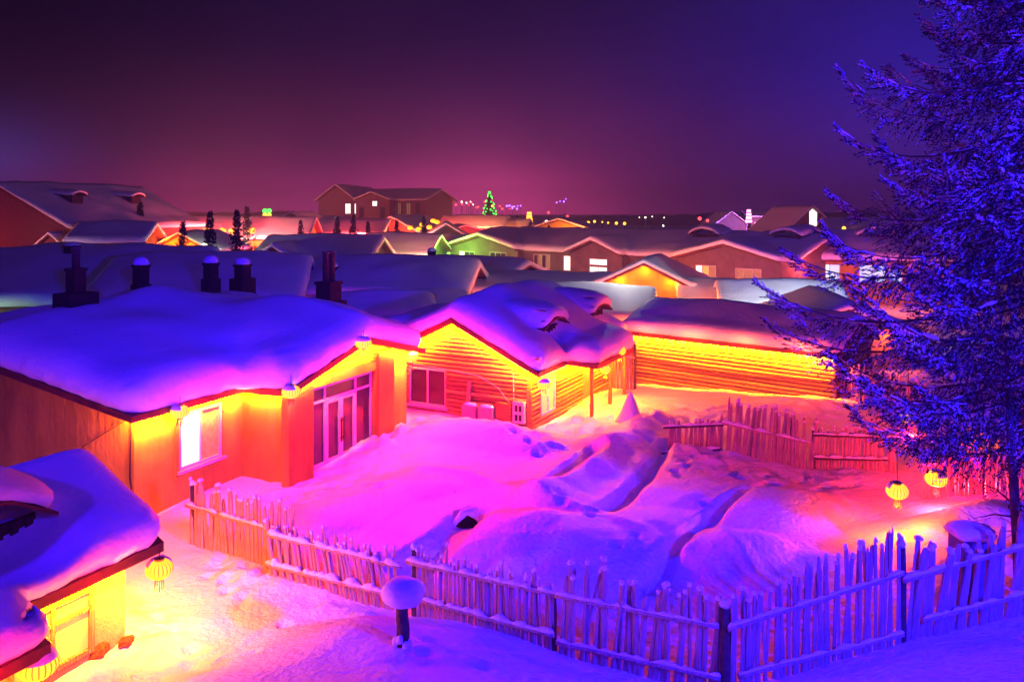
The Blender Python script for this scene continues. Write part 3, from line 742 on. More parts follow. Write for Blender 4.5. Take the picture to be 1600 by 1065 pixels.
def wallbox(y, z, w, h, d, label, m, name, door=True):
    x, yy = oB[0] + dB[0] * -.19 - dB[1] * y, oB[1] + dB[1] * -.19 + dB[0] * y
    t = thing(name, label, 'electric box', (x, yy, z), angB - PI / 2)
    b = MB(); b.box(-w / 2, w / 2, -d / 2, d / 2, 0, h); b.build('casing', m, t)
    if door:
        b = MB(); b.box(-w * .44, w * .44, -d / 2 - .018, -d / 2 - .002, .05 * h, .93 * h); b.build('door', m, t)
    else:
        for a in (-.24, .12):
            for c in (.12, .55):
                b = MB(); b.box(a * w - .1 * w + .03, a * w + .2 * w, -d / 2 - .012, -d / 2 - .002, c * h, c * h + .28 * h); b.build('meter', CABLE, t)
    return t
wallbox(.92, .42, .6, .55, .22, 'closed orange brown cabinet on the log wall beside the meter box', LOG, 'cable_cabinet')
wallbox(.36, .36, .42, .72, .18, 'pale meter box with four dark dials at the corner of the log house', WHITEB, 'meter_box', False)
pl = thing('leaning_plank', 'short wooden plank leaning on the log wall above the air conditioner', 'plank', (oB[0] - dB[1] * 2.35 - dB[0] * .2, oB[1] + dB[0] * 2.35 - dB[1] * .2, .3), angB)
b = MB(); b.hexa([(-.1, -.07, 0), (-.04, -.07, 0), (-.04, .07, 0), (-.1, .07, 0), (.04, -.08, 1.25), (.09, -.08, 1.25), (.09, .07, 1.25), (.04, .07, 1.25)]); b.build('board', BOARD, pl)
# a cone of wrapped straw / snow by the path
cx, cy = gp(985, 662, .15); cz = gz(cx, cy)
sn = thing('snow_cone', 'pale steep cone of snow standing alone in the yellow lit path', 'snow cone', (cx, cy, cz - .1))
b = MB(); b.lathe([(.5, 0), (.42, .12), (.3, .4), (.16, .75), (.03, 1.02)], (0, 0, 0), 14, wob=.18); b.build('cone', SNOW, sn, True)

# ------------------------------------------------------------------ the long log barn
dC = (.77, -.64); angC = math.atan2(dC[1], dC[0]); oC = (5.25, 35.0)
def baseC(x, y): return 2.32 + .33 * (2.6 - abs(y - 2.2))
polyC = [(-.35, -.45), (9.0, -.45), (9.0, 2.2), (9.0, 4.8), (-.35, 4.8), (-.35, 2.2)]
barn, sC = house('log_barn', 'long low windowless log barn with a flat snow roof and lamps all along its eave', oC, angC, [(0, 0), (8.7, 0), (8.7, 4.4), (0, 4.4)], polyC, baseC, LOG2, .52, .2, log=.16, rnd=.35, seed=3, grow=.35)
strip(barn, (0, -.28, 2.12), (8.6, -.28, 2.12), (0, .82, -.57), 120, WARM, .06, 136)
for q in ((1.0, -1.1, 2.3), (3.2, -1.1, 2.3), (5.4, -1.1, 2.3), (7.6, -1.1, 2.3)): point(q, (1, .07, .01), 80, .08, barn)  # added points before the eave, tinting the lower edge of the roof snow
strip(barn, (.5, -.43, 2.2), (8.4, -.43, 2.2), (0, -.75, -.65), 50, (1, .03, .01))  # added outward strip, red fill for the right of the yard
ic = MB()
for k in range(90):
    x = -.2 + 9 * k / 90 + random.uniform(-.03, .03); l = random.uniform(.08, .34); ic.lathe([(.003, -l), (.02, -.1 * l), (.024, 0)], (x, -.41, 2.14), 5)
o = ic.build('icicles', mat('ice', (.7, .75, .8), .1, spec=.6), barn, True); o['kind'] = 'stuff'
wire = MB(); wire.tube([(0, -.16, 1.62), (4, -.17, 1.5), (8.7, -.16, 1.6)], .012, 5); wire.build('cable', CABLE, barn)

# ------------------------------------------------------------------ low house at the bottom left
oG = (-5.77, 13.16); angG = angA
def baseG(x, y):
    if x < -2.5 and y < 0: return 2.02 + .2 * (y + .0)
    return 2.05 + .34 * (2.25 - abs(y - 2.25))
polyG = [(-9, -.88), (-2.55, -.9), (-2.5, -.02), (.02, 0), (.34, 2.25), (.05, 4.6), (-9, 4.6), (-9, 2.25)]
footG = [(-8.6, .45), (-.36, .45), (-.36, 4.2), (-8.6, 4.2)]
def thickG(x, y): return max(.1, 1 - .95 * math.exp(-((x + 2.55) / 1.15) ** 4 - ((y - .62) / .42) ** 2))
houseG, sG = house('low_house', 'low yellow lit house at bottom left with an open eyebrow dormer in its snow', oG, angG, footG, polyG, baseG, mat('yellow_plaster', (.50, .34, .17), .9, .6, 30, var=.2, vscale=8), .62, .13,
    {0: [(6.35, 7.65, .62, 1.62)]}, thick=thickG, rnd=.3, grow=.3, seed=4)
w = window(houseG, sG[0], 6.35, 7.65, .62, 1.62, 'warm', 1, BOARD, transom=1.3)
lat = MB(); S = sG[0]; tc_, zc_ = 6.68, 1.0
for (a0, b0, a1, b1) in ((6.4, 1.0, 6.7, 1.45), (6.7, 1.45, 7.0, 1.0), (7.0, 1.0, 6.7, .66), (6.7, .66, 6.4, 1.0)):
    lat.tube([S.p(a0, .02, b0), S.p(a1, .02, b1)], .018, 6)
lat.build('lattice', BOARD, w)
dormer(houseG, baseG, -2.75, 1.0, 2.5, 2.86, 2.5, DARKW, .5, .22, .11)
strip(houseG, (-2.4, .2, 1.88), (-.1, .2, 1.88), (0, .8, -.6), 100)
strip(houseG, (-6.5, .15, 1.8), (-2.7, .15, 1.8), (0, .8, -.6), 90)
strip(houseG, (-.2, .5, 1.95), (-.2, 4.0, 1.95), (.5, 0, -.85), 45)
for q in ((-1.2, -.5, 1.8), (-3.4, -1.3, 1.8), (.35, .9, 1.8)): point(q, GLOW, 26, .08, houseG)  # added points outside the eave, reddening the snow around it

# lanterns near the houses
lantern(at(455, 612, 20.95), .24, 'round lantern at the left corner of the glazed entrance, snow on its top', .25, 20)
lantern(at(568, 536, 23.5), .24, 'pale lantern high under the gable peak of the glazed entrance', .2, 14)
lantern(at(281, 643, 19.4), .22, 'lantern glowing beside the white lit window of the plastered house', .2, 14)
lantern(at(641, 557, 26.8), .27, 'lantern in the gap between the plastered house and the log house', .3, 22)
lantern(at(850, 600, 26.0), .22, 'snow topped lantern at the near corner of the log house', .3, 22, (1, .06, 0))
lantern(at(946, 577, 29.0), .2, 'small lantern hanging beside the porch posts of the log house', .25, 44, (1, .16, 0))
lantern(at(968, 548, 30.6), .25, 'lantern at the far porch corner near the stake gate', .2, 70, (1, .15, 0))
lantern(at(249, 888, 13.1), .215, 'lantern hanging from the roof corner of the low house, pink snow on its rim', .2, 42, (1, .17, .0))
lantern(at(60, 1038, 10.5), .245, 'big lantern at the bottom left edge, snow on one side of its top', .2, 15, (1, .16, 0))
lantern(at(1402, 767, 17.0), .225, 'lantern with a long tassel hanging below the spruce in front of the snow bank', 1.5, 30, (1, .08, 0.0))
lantern(at(1463, 748, 18.4), .24, 'lantern half hidden behind the lowest spruce twigs, right of the tasselled one', 1.5, 60)
lantern(at(1531, 692, 20.0), .44, 'large red lantern glowing through the spruce branches at the right', 1.6, 40, RED)
lantern(at(1420, 652, 25.0), .26, 'small amber lantern glimmering between spruce twigs above the stake fence', 1.2, 40)

# ------------------------------------------------------------------ fences of split stakes
PK = []
for k in range(9):
    mb = MB(); w = random.uniform(.026, .046); b = random.uniform(.5, .8); lean = random.uniform(-.02, .02)
    prof = []
    n = 6; vs, fs = [], []
    zs = [0, .3, .62, .93, 1.0]
    for j, z in enumerate(zs):
        q = w * (1.05 - .18 * z) * (random.uniform(.55, .9) if j == 4 else 1) * random.uniform(.93, 1.07)
        for i in range(n):
            a = 2 * PI * i / n + k; vs.append((math.cos(a) * q + lean * z * z + random.uniform(-.004, .004), math.sin(a) * q * b, z + (random.uniform(-.012, .012) if j == 4 else 0)))
    for j in range(len(zs) - 1):
        for i in range(n): fs.append((j * n + i, j * n + (i + 1) % n, (j + 1) * n + (i + 1) % n, (j + 1) * n + i))
    fs.append(tuple(range(4 * n, 5 * n)))
    mb.add(vs, fs)
    if k % 3 != 1: mb.lathe([(w * .9, -.012), (w * .95, .006), (w * .6, .022), (.003, .03)], (lean, 0, 1.0), 6, 1, .5)
    o = mb.build('stake', [PICKET, SNOW]); PK.append(o.data); bpy.data.objects.remove(o)
def fence(label, p0, p1, z0, z1, n, hfun, rails, lean=0, posts=(), snowy=.05, jit=.07, sag=0, name='stake_fence', dark=False, scale=1.0):
    """one panel of fence: stakes nailed to two rails. p0, p1 ground points; rails = [(fraction start, end, height start, height end)]"""
    a, b = Vector((*p0, 0)), Vector((*p1, 0)); d = b - a; L = d.length; ang = math.atan2(d.y, d.x)
    t = thing(name, label, 'fence', (a.x, a.y, 0), ang, 'fences of split stakes')
    zf = lambda f: z0 + (z1 - z0) * f - sag * math.sin(PI * f)
    n = min(n, 100)
    for i in range(n):
        f = (i + .5 + random.uniform(-.28, .28)) / n; h = hfun(f) * random.uniform(.9, 1.07) + random.choice([0, 0, 0, .08, -.06])
        o = bpy.data.objects.new('stake', random.choice(PK)); COL.objects.link(o); o.parent = t
        ww = random.uniform(.85, 1.3) * scale * min(1.25, max(.85, L / n / .075))
        o.location = (f * L, random.uniform(-.012, .012), zf(f) - .3); o.scale = (ww, ww, h + .3)
        o.rotation_euler = (random.gauss(0, .02), lean + random.gauss(0, jit), random.uniform(-.4, .4))
    for k, (f0, f1, h0, h1) in enumerate(rails):
        m = max(4, int(L * (f1 - f0) / .25)); pts, rad = [], []
        for j in range(m + 1):
            f = f0 + (f1 - f0) * j / m; hh = h0 + (h1 - h0) * j / m
            pts.append((f * L, -.062 + random.uniform(-.006, .006), zf(f) + hh + random.uniform(-.008, .008))); rad.append(.042 - .012 * j / m)
        mb = MB(); mb.tube(pts, rad, 8); r = mb.build('rail', PICKET if not dark else BARK, t, True)
        if snowy:
            sp, sr = [], []; M = m * 6
            for j in range(M + 1):
                f = f0 + (f1 - f0) * j / M; hh = h0 + (h1 - h0) * j / M; q = j / M * m; j0 = min(int(q), m - 1)
                zz = pts[j0][2] + (pts[j0 + 1][2] - pts[j0][2]) * (q - j0)
                nn = noise.noise(Vector((f * L * 4.5, k * 7, L))); rr = snowy * (.8 + 1.25 * nn + .5 * noise.noise(Vector((f * L * 11, k * 3, L)))) * (.45 if j in (0, M) else 1)
                sp.append((f * L, -.075 + .012 * nn, zz + .035 + max(rr, .01) * .55)); sr.append(max(.006, rr))
            s_ = MB(); s_.tube(sp, sr, 8, flat=.8); s_.build('snow_cap', SNOW, r, True)
    for (f, h, r_) in posts:
        mb = MB(); pts = [(f * L + .012 * (j % 2), .02, zf(f) - .4 + (h + .4) * j / 4) for j in range(5)]
        mb.tube(pts, [r_, r_ * .98, r_ * 1.03, r_ * .94, r_ * .9], 9); o = mb.build('post', BARK, t, True)
        s_ = MB(); s_.lathe([(r_ * .9, 0), (r_ * 1.15, .04), (r_ * .8, .1), (.01, .12)], (f * L, .02, zf(f) + h), 10, wob=.3); s_.build('snow_cap', SNOW, o, True)
    return t
def fg(px, Y): x, y = py_(px, Y); return (x, y), gz(x, y)
def fz(pa, Ya, pb, Yb):
    (a, za), (b, zb) = fg(pa, Ya), fg(pb, Yb); return a, b, za, zb
a, b, za, zb = fz(299, 17.9, 449, 16.25)
fence('orange lit stake fence reaching from the plastered house wall, tall uneven stakes above one rail', a, b, za, zb, 33, lambda f: 1.38 - .1 * f, [(-.03, 1.02, .86, .78)], 0, snowy=.05, posts=((.0, 1.3, .05),))
a, b, za, zb = fz(424, 16.1, 629, 15.1)
fence('slanting orange stake fence with lumpy snow along two rails, next to the snow capped post', a, b, za, zb, 44, lambda f: 1.12, [(-.01, 1.0, .86, .86), (-.03, .98, .26, .28)], -.16, snowy=.072, jit=.04)
a, b, za, zb = fz(643, 14.9, 868, 13.6)
fence('low magenta lit stake fence in the middle front, right of the snow capped post', a, b, za, zb, 52, lambda f: 1.2 - .06 * f + .1 * (math.sin(f * 31) > .8), [(-.02, 1.02, 1.02, .98), (.0, 1.0, .36, .28)], 0, snowy=.055, jit=.02, posts=((.02, 1.25, .07), (.985, 1.0, .05)), scale=.9)
a, b, za, zb = fz(872, 13.55, 1128, 12.2)
fence('tall violet stake fence running down to the dark corner post', a, b, za, zb, 34, lambda f: 1.5 - .12 * f + .06 * math.sin(f * 9), [(-.01, .99, .98, .98), (.0, 1.0, .2, .2)], .05, snowy=.035, jit=.06, scale=1.1)
a, b, za, zb = fz(1137, 12.15, 1408, 12.6)
fence('blue lit stake fence rising from the dark corner post to the crooked post', a, b, za, zb, 42, lambda f: 1.42 + .3 * f, [(-.01, 1.0, .98, 1.1), (.05, 1.0, .22, .14)], .01, snowy=.035, jit=.035, posts=((-.01, 1.28, .085),), scale=1.05)
a, b, za, zb = fz(1412, 12.6, 1660, 12.95)
fence('blue lit stake fence at the right edge, thick leaning stakes before the cabinet', a, b, za, zb, 29, lambda f: 1.48 + .3 * f * f - .22 * math.sin(PI * min(1, f * 1.4)), [(-.02, 1.0, 1.0, 1.15), (.1, 1.0, .3, .36)], .11, snowy=.04, jit=.04, posts=((-.01, 1.5, .07),), scale=1.3)
a, b, za, zb = fz(1040, 24.8, 1131, 24.0)
fence('short stake fence with dark snowy rails, left end of the back yard fence', a, b, za, zb, 17, lambda f: .98, [(-.03, 1.0, .86, .74), (-.06, .95, .05, .03)], .03, snowy=.05, jit=.03, dark=True)
a, b, za, zb = fz(1133, 24.0, 1270, 22.2)
fence('tall crimson stake fence in the middle of the back yard fence', a, b, za, zb, 27, lambda f: 1.52 - .12 * f, [(-.02, 1.0, .8, .72)], .07, snowy=.05, jit=.045, scale=1.15)
a, b, za, zb = fz(1272, 22.2, 1400, 21.5)
fence('orange backlit stake fence at the right end of the back yard fence', a, b, za, zb, 27, lambda f: 1.15, [(-.01, 1.0, .98, .95), (.0, .9, .34, .36)], .0, snowy=.05, jit=.02, dark=True, posts=((.0, 1.1, .06),))
a, b, za, zb = fz(1288, 30.5, 1445, 26.5)
fence('far orange stake fence seen through the spruce branches behind the back yard', a, b, za, zb, 48, lambda f: 1.25, [(0, 1, 1.0, 1.0)], .0, snowy=.05, jit=.03)
a, b, za, zb = fz(1440, 19.5, 1640, 19.0)
fence('yellow lit stake fence behind the lanterns at the right edge', a, b, za, zb, 44, lambda f: 1.0, [(0, 1, .8, .8)], .0, snowy=.05, jit=.03)
a, b, za, zb = fz(957, 33.6, 992, 33.4)
fence('narrow gate of upright dark stakes between the log house and the barn', a, b, za, zb, 12, lambda f: 1.75 + .2 * f, [(0, 1, 1.3, 1.3)], .0, snowy=.03, jit=.03, posts=((1, 1.9, .06),), name='stake_gate')

# snow capped post in the foreground
x, y = py_(629, 12.1); z = gz(x, y)
sp = thing('snow_capped_post', 'dark wooden post wearing a wide mushroom of snow in the foreground', 'post', (x, y, z))
b = MB(); b.tube([(0, 0, -.3), (.01, 0, .25), (-.01, 0, .5), (0, 0, .78)], [.095, .1, .092, .095], 10); b.build('post_shaft', BARK, sp, True)
b = MB(); b.lathe([(.05, .66), (.2, .665), (.31, .72), (.34, .80), (.315, .89), (.24, .96), (.12, .99), (.01, 1.0)], (0, 0, 0), 24, wob=.16); b.build('snow_cap', RSNOW, sp, True)
b = MB()
for k in range(7): a = k * .9; b.lathe([(.02, 0), (.06, .04), (.05, .1), (.01, .13)], (math.cos(a) * .1, math.sin(a) * .1 - .02, .0 + .05 * (k % 3)), 7, wob=.4)
b.build('snow_lumps', SNOW, sp, True)
# cabinet with snow behind the right fence
x, y = py_(1516, 13.5); z = gz(x, y)
cb = thing('utility_cabinet', 'blue lit cabinet with a slab of snow on top behind the right fence', 'cabinet', (x, y, z), .15)
b = MB(); b.box(-.26, .26, -.2, .2, -.3, 1.22); b.build('casing', mat('blue_grey_paint', (.12, .14, .24), .5, var=.2), cb)
b = MB(); b.box(-.22, .22, -.222, -.203, .05, 1.14); d = b.build('door', mat('blue_grey_paint', (.12, .14, .24)), cb)
b = MB(); b.box(.15, .17, -.24, -.224, .5, .62); b.build('handle', FLUE, d)
blanket('snow_cap', cb, [(-.34, -.28), (.34, -.28), (.34, .28), (-.34, .28)], lambda x, y: 1.22, .3, .08, rnd=.12, seed=5)
# half buried hutch and timber end, an opening's shade painted near black
for (px, py, w, label) in ((728, 815, .95, 'dark boarded hutch opening half buried in the snow behind the middle fence'), (857, 757, .42, 'small dark timber end poking out of the snow in the middle of the yard')):
    x, y = gp(px, py, .2); z = gz(x, y)
    t = thing('buried_hutch', label, 'hutch', (x, y, z - .15), .35)
    b = MB(); b.hexa([(-w / 2, -.1, 0), (w / 2, -.1, 0), (w / 2, .5, 0), (-w / 2, .5, 0), (-.06, -.04, w * .52), (.12, -.04, w * .5), (.1, .5, w * .4), (-.08, .5, w * .4)])
    b.build('boards', mat('opening_shade_black', (.008, .006, .008), .9), t)
    b = MB(); b.tube([(-w * .45, .02, .1), (-.05, .02, w * .54), (.1, .02, w * .54), (w * .55, .02, .1)], [.07, .1, .1, .07], 8); b.build('snow_cap', SNOW, t, True)
# rubble by the low house wall
x, y = gp(150, 1020, .5)
for k, (dx, dy, s, lb) in enumerate(((-.2, -.2, .16, 'reddish clod of frozen earth by the low house wall, nearest the lantern'), (.05, .0, .2, 'largest reddish clod of frozen earth by the low house wall'), (.35, .3, .13, 'reddish clod of frozen earth by the low house wall, farthest from the camera'))):
    t = MB(); t.lathe([(.3 * s, -.3 * s), (1.0 * s, 0), (.8 * s, .5 * s), (.3 * s, .8 * s)], (0, 0, 0), 9, wob=.9); o = t.build('earth_clod', mat('red_earth', (.20, .07, .03), .95, 1, 20, var=.5), None)
    o.location = (x + dx, y + dy, gz(x + dx, y + dy) + .03); tag(o, lb, 'clod', 'clods by the low house')

# ------------------------------------------------------------------ the houses behind
PINK = (1.0, .2, .2); REDL = (1.0, .05, .06); WHITEL = (1.0, .95, .85); GREENL = (.25, 1.0, .08)
simple_house('small gabled house behind the barn, seen through spruce twigs, bright yellow gable of vertical boards', 1322, 35.0, -8, 5.4, 7, 2.15, 3.25, .55, True, BOARD, .45, lamps=[(-1.6, -.35, 1.95, WARM, 60), (0, -.35, 2.6, WARM, 60), (1.6, -.35, 1.95, WARM, 60), (0, -1.2, 2.2, WARM, 35)], step=.3)
e = simple_house('yellow lit gable house with a pointed snow roof in front of the long grey house', 1008, 50, -20, 5.5, 6, 3.0, 4.3, .42, True, PLASTER, .55, lamps=[(-1.6, -.4, 3.1, WARM, 140), (0, -.4, 3.8, WARM, 140), (1.6, -.4, 3.1, WARM, 140), (3.15, 1.5, 2.6, WARM, 240), (3.15, 4, 2.6, WARM, 160), (0, -1.6, 2.6, WARM, 90), (0, -6, 5.5, WHITEL, 160)], step=.28,
    wins=[(0, 2.6, 3.4, 1.5, 1.85, 'dark')])
FW = GREYP
grey = simple_house('long grey rendered house with three snowy gables and lit windows across the middle distance', 927, 73, -43.8, 37.5, 11, 3.85, 5.25, .62, False, FW, .75, step=.45,
    gables=[(-13.75, 5, .8, 5.05), (1.2, 2.9, 1.2, 4.95), (14.35, 4.4, 1.5, 5.0)],
    wins=[(0, 1.5, 3.8, 2.0, 3.3, ['lit', 'dark', 'dark'], 2), (0, 6.1, 8.4, 2.0, 3.35, 'dark', 2), (2, 1.4, 3.5, 2.0, 3.3, ['dark', 'curtain', 'dark', 'curtain'], 3), (2, 5.2, 6.85, 1.9, 3.3, 'lit', 1),
          (4, 2.2, 4.2, .6, 2.55, ['lit', 'lit'], 1), (4, 2.2, 4.2, 2.68, 3.25, 'lit', 0), (6, 3.4, 5.4, 1.9, 3.2, 'warm', 2), (8, 1.6, 3.4, 1.9, 3.2, ['lit', 'warm', 'curtain'], 2), (8, 5.1, 7.2, 1.9, 3.1, 'curtain', 2)],
    lamps=[(-14, -9, 3.2, PINK, 600), (-5, -9, 3.2, PINK, 650), (4, -8, 3.2, PINK, 600), (13, -9, 3.0, (1, .2, .12), 1300), (10, -3.0, 2.2, WARM, 60), (22, -6, 2.5, (1, .12, .25), 500)], dormers=[(9.5, 3.4, 2.4, .5), (16.8, 3.6, 2.2, .5)])
pp = MB(); pp.tube([(-2.3, -.25, 0), (-2.3, -.25, 3.5)], .07, 6); pp.build('downpipe', WHITEB, grey)
rl = MB()
for k in range(9): rl.box(-1.6 + k * .32, -1.55 + k * .32, -3.2, -3.15, 0, 1.55)
rl.box(-1.65, 1.1, -3.21, -3.14, 1.5, 1.58); rl.build('railing', DARKW, grey)
simple_house('long pink lit wing right of the grey house with cyan windows behind the spruce', 1345, 64, -16, 13.5, 9, 3.85, 5.4, .6, False, PLASTER, .7, step=.45, wins=[(0, .6, 1.3, 2.1, 3.3, 'lit', 0), (0, 2.8, 5.2, 1.9, 3.2, ['lit', 'lit', 'cyan'], 2), (0, 6.6, 8.6, 1.8, 3.2, 'cyan', 1), (0, 8.8, 9.8, 1.8, 2.9, 'cyan', 0)],
    lamps=[(-4, -5, 3, (1, .1, .12), 420), (2, -5, 3, (1, .1, .12), 420), (5, -2, 2.6, WARM, 40)], dormers=[(1.6, 2.6, 2.6, .5), (-4, 2.6, 2.4, .5)])
simple_house('shed roof with a blue white glowing edge between the barn and the grey house', 1228, 44.5, -9, 6.4, 5, 1.95, 3.15, .5, False, BOARD, .4, step=.3, lamps=[(-1.8, -2.2, 2.5, (.78, .84, 1), 520), (1.8, -2.2, 2.5, (.8, .86, 1), 800)], cat='shed', name='shed')
simple_house('small magenta roofed shed with yellow lit eave right of the yellow gable house', 1106, 47, -9, 2.9, 5, 2.1, 3.1, .42, False, BOARD, .3, step=.3, lamps=[(0, -1.4, 2.2, WARM, 230)], cat='shed', name='shed')
simple_house('low violet roofed house behind the log house dormers, warm light at its right end', 905, 41.5, -14, 6.6, 5.5, 2.0, 3.15, .5, False, BOARD, .45, step=.3, lamps=[(3.9, 1, 1.8, WARM, 130), (3.9, 3.5, 2.2, WARM, 110), (2.5, -1.2, 1.6, WARM, 60)])
simple_house('long dark violet roof with a pink lower edge in front of the grey house', 800, 52, -13, 15, 9, 2.2, 2.75, .62, False, BOARD, .6, step=.45, lamps=[(-4, -3.5, 1.6, (1, .1, .06), 260), (1, -3.5, 1.6, (1, .12, .04), 320), (5.5, -3.5, 1.6, (1, .13, .03), 320)])
simple_house('broad violet roof behind the double flue chimney with its lower edge lit pink', 585, 47, -6, 10, 10, 2.4, 3.9, .9, False, BOARD, .6, step=.4, lamps=[(2, -3, 1.7, REDL, 260), (5, -3, 1.7, REDL, 260)], chim=[(-3.4, 2.2, .7, .0), (2.2, 6, .45, .25)])
simple_house('pale violet roof with a sharp pointed lower corner left of the grey house', 690, 58, -38, 9, 8, 2.3, 3.6, .6, False, BOARD, .6, step=.45, lamps=[(2, -4, 2.2, (1, .5, 1), 200)])
simple_house('low shed with a humped blue snow roof just behind the plastered house', 590, 38.5, 15, 5.2, 4, 2.2, 2.9, .75, False, BOARD, .4, step=.3, lamps=[(0, 6.2, 2, REDL, 60)], cat='shed', name='shed')
simple_house('small shed with dark snow roof squeezed between the plastered house and the log house', 668, 40.5, 15, 4.2, 4, 2.1, 2.8, .7, False, BOARD, .4, step=.3, cat='shed', name='shed')
simple_house('wide snow roof behind the left chimneys, nearest the left edge', 95, 46, 6, 13.5, 12, 2.3, 4.55, .9, False, BOARD, .6, step=.5, chim=[(-1.3, 4.5, .7, .35)], lamps=[(-6, -2.2, 1.5, (.6, 1, .75), 26), (-3, -2.2, 1.5, (.6, 1, .75), 20)])
simple_house('wide smooth snow roof behind the two snow capped chimneys', 300, 43, 9, 10.5, 11, 2.3, 4.25, .95, False, BOARD, .6, step=.45)
simple_house('dark snow roof with a small front gable and a black open gable end', 480, 66, -6, 9.5, 9, 3.2, 5.0, .65, False, DARKW, .6, step=.45, gables=[(-2.4, 2.0, .9, 4.6)], lamps=[(-6.5, 3, 4, (1, .1, .2), 160)])
big = simple_house('large two storey house at the upper left with two dormers on its long sloping roof', 220, 72.7, 75, 16, 14, 6.3, 9.7, .5, False, mat('brown_render', (.22, .08, .05), .9, .3, 5, var=.3), .7, step=.6, dormers=[(-4.2, 3.0, 1.3, .9), (3, 3.0, 1.3, .9)], lamps=[(6, -4, 5.0, (1, .08, .10), 2200), (0, -5, 4.5, (1, .06, .08), 700), (-12, 9, 4.5, (1, .07, .03), 260)])
tw = simple_house('dark square house with a low pyramid snow roof in front of the two storey house', 166, 61, 8, 4.8, 5.0, 5.3, 6.4, .5, False, DARKW, .6, step=.4, lamps=[(-2.4, -2.5, 4.8, (1, .5, .55), 28)])
simple_house('small brown gabled house with bright pink snow on its rakes at the left', 80, 64, -14, 3.6, 5, 4.4, 5.7, .32, True, mat('brown_render', (.22, .08, .05)), .35, lamps=[(-1.5, -3.5, 5.0, (1, .25, .25), 130), (1, -3, 5.2, (1, .3, .2), 80)], step=.35)
simple_house('low red lit roof at the far left edge below the two storey house', 8, 72, 10, 13, 9, 4.2, 6.0, .5, False, DARKW, .6, step=.6, lamps=[(-1, -3, 4.2, (1, .06, .04), 700), (4, -4, 4.6, (1, .08, .08), 500)])
y1 = simple_house('yellow lantern hung gable house between the left roofs', 283, 66, -8, 5.2, 6, 4.4, 5.7, .3, True, PLASTER, .5, lamps=[(-1.0, -.8, 5.0, WARM, 200), (.8, -.8, 4.6, WARM, 220), (0, -2.5, 4.2, (1, .2, .05), 320), (3.5, -1, 4.6, WHITEL, 120)], step=.4)
simple_house('pink lit house with a row of amber lanterns in the left middle distance', 365, 92, 4, 16, 9, 4.6, 6.6, .45, False, PLASTER, .7, lamps=[(-5, -4, 4.5, REDL, 3000), (0, -5, 4.5, REDL, 3400), (5, -4, 4.5, REDL, 3000), (3, -8, 4.2, WHITEL, 1400), (-4, -9, 4.5, (1, .25, .03), 1500)], step=.6)
simple_house('rose lit gable house right of the green and yellow lantern strings', 456, 125, -6, 6.8, 9, 5.4, 7.3, .35, True, PLASTER, .6, lamps=[(-3, -5, 5, REDL, 3500), (2, -6, 4.5, (1, .14, .04), 2500)], step=.6)
simple_house('low house with two bright white windows left of the three storey building', 497, 132, 2, 9, 8, 5.2, 6.6, .3, False, PLASTER, .5, wins=[(0, 2.0, 3.6, 2.4, 4.6, 'lit'), (0, 5.9, 6.9, 3.4, 4.9, 'lit', 0)], lamps=[(-2, -5, 4, REDL, 2600)], step=.6)
simple_house('small gabled house with a cold white glow under its eave', 527, 112, 8, 6.2, 7, 5.0, 6.6, .35, True, PLASTER, .6, lamps=[(-3.8, -2, 4.6, (.7, .85, 1), 700)], step=.5)
simple_house('crimson gable house with a dark spruce before it, below the three storey building', 612, 106, -12, 7.0, 14, 4.9, 6.7, .4, True, mat('red_render', (.45, .16, .12), .85, .3, 6, var=.2), .6, lamps=[(-2.4, -4.5, 4.2, REDL, 2000), (2.6, -4, 4.2, (1, .1, .03), 1700)], step=.5)
simple_house('greenish lit snow roof in front of the crimson gable house', 610, 80, -14, 7.5, 7, 3.1, 4.9, .5, False, DARKW, .5, lamps=[(2.5, -3, 2.8, (.7, 1, .2), 160), (-3.4, -2.6, 2.2, (1, .12, .02), 160), (0, -2.2, 1.8, (1, .14, .02), 100)], step=.45)
simple_house('roof beside a bright white and green lit snow bank left of the grey house', 668, 88, -40, 6.5, 6, 3.0, 4.6, .45, False, DARKW, .5, lamps=[(2, -4.5, 4.2, (.85, 1, .7), 1500), (6.5, -3, 3.6, GREENL, 900)], step=.45)
simple_house('round topped snow roof beyond the green lit snow bank', 697, 104, 4, 5.5, 6, 4.1, 5.8, .55, True, DARKW, .6, lamps=[(-2, -3, 4, (.8, .8, 1), 160)], step=.5)
simple_house('flat peach lit snow roof in the far village centre', 735, 140, -10, 11, 9, 4.8, 6.6, .4, False, PLASTER, .6, lamps=[(3, -5, 5, (1, .25, .1), 2600), (-4, -5, 5, REDL, 3000)], step=.7)
simple_house('dark gable house far right with a tall lit stair window', 1268, 112, 10, 8, 10, 4.8, 8.2, .3, True, mat('brown_render', (.22, .08, .05)), .6, wins=[(0, 3.6, 4.9, 4.2, 8.2, 'lit', 1)], lamps=[(0, -7, 5, PINK, 200)], step=.6)
simple_house('house with a glowing orange eave line at the far right, partly behind the spruce', 1395, 88, -10, 12, 9, 5.0, 6.6, .35, False, DARKW, .6, wins=[(0, 8.6, 9.8, 3, 4.8, 'lit', 0)], lamps=[(-3, -1.4, 4.8, (1, .3, .08), 260), (2, -1.4, 4.8, (1, .3, .08), 260)], step=.6)
simple_house('tiny violet lit house in the far right distance', 1142, 165, 5, 7.5, 8, 4.6, 7.4, .4, True, GREYP, .6, lamps=[(-1, -5, 5, (.5, .15, 1), 1500), (4.5, -2, 4, WARM, 200)], step=.7)
simple_house('pale flat house in the far right distance with one bright window', 1196, 165, 0, 7, 7, 6.5, 7.6, .3, False, GREYP, .5, wins=[(0, 1.2, 2.6, 3.6, 5.2, 'lit', 0)], lamps=[(-3, -4, 5, (.6, .3, 1), 700)], step=.7)
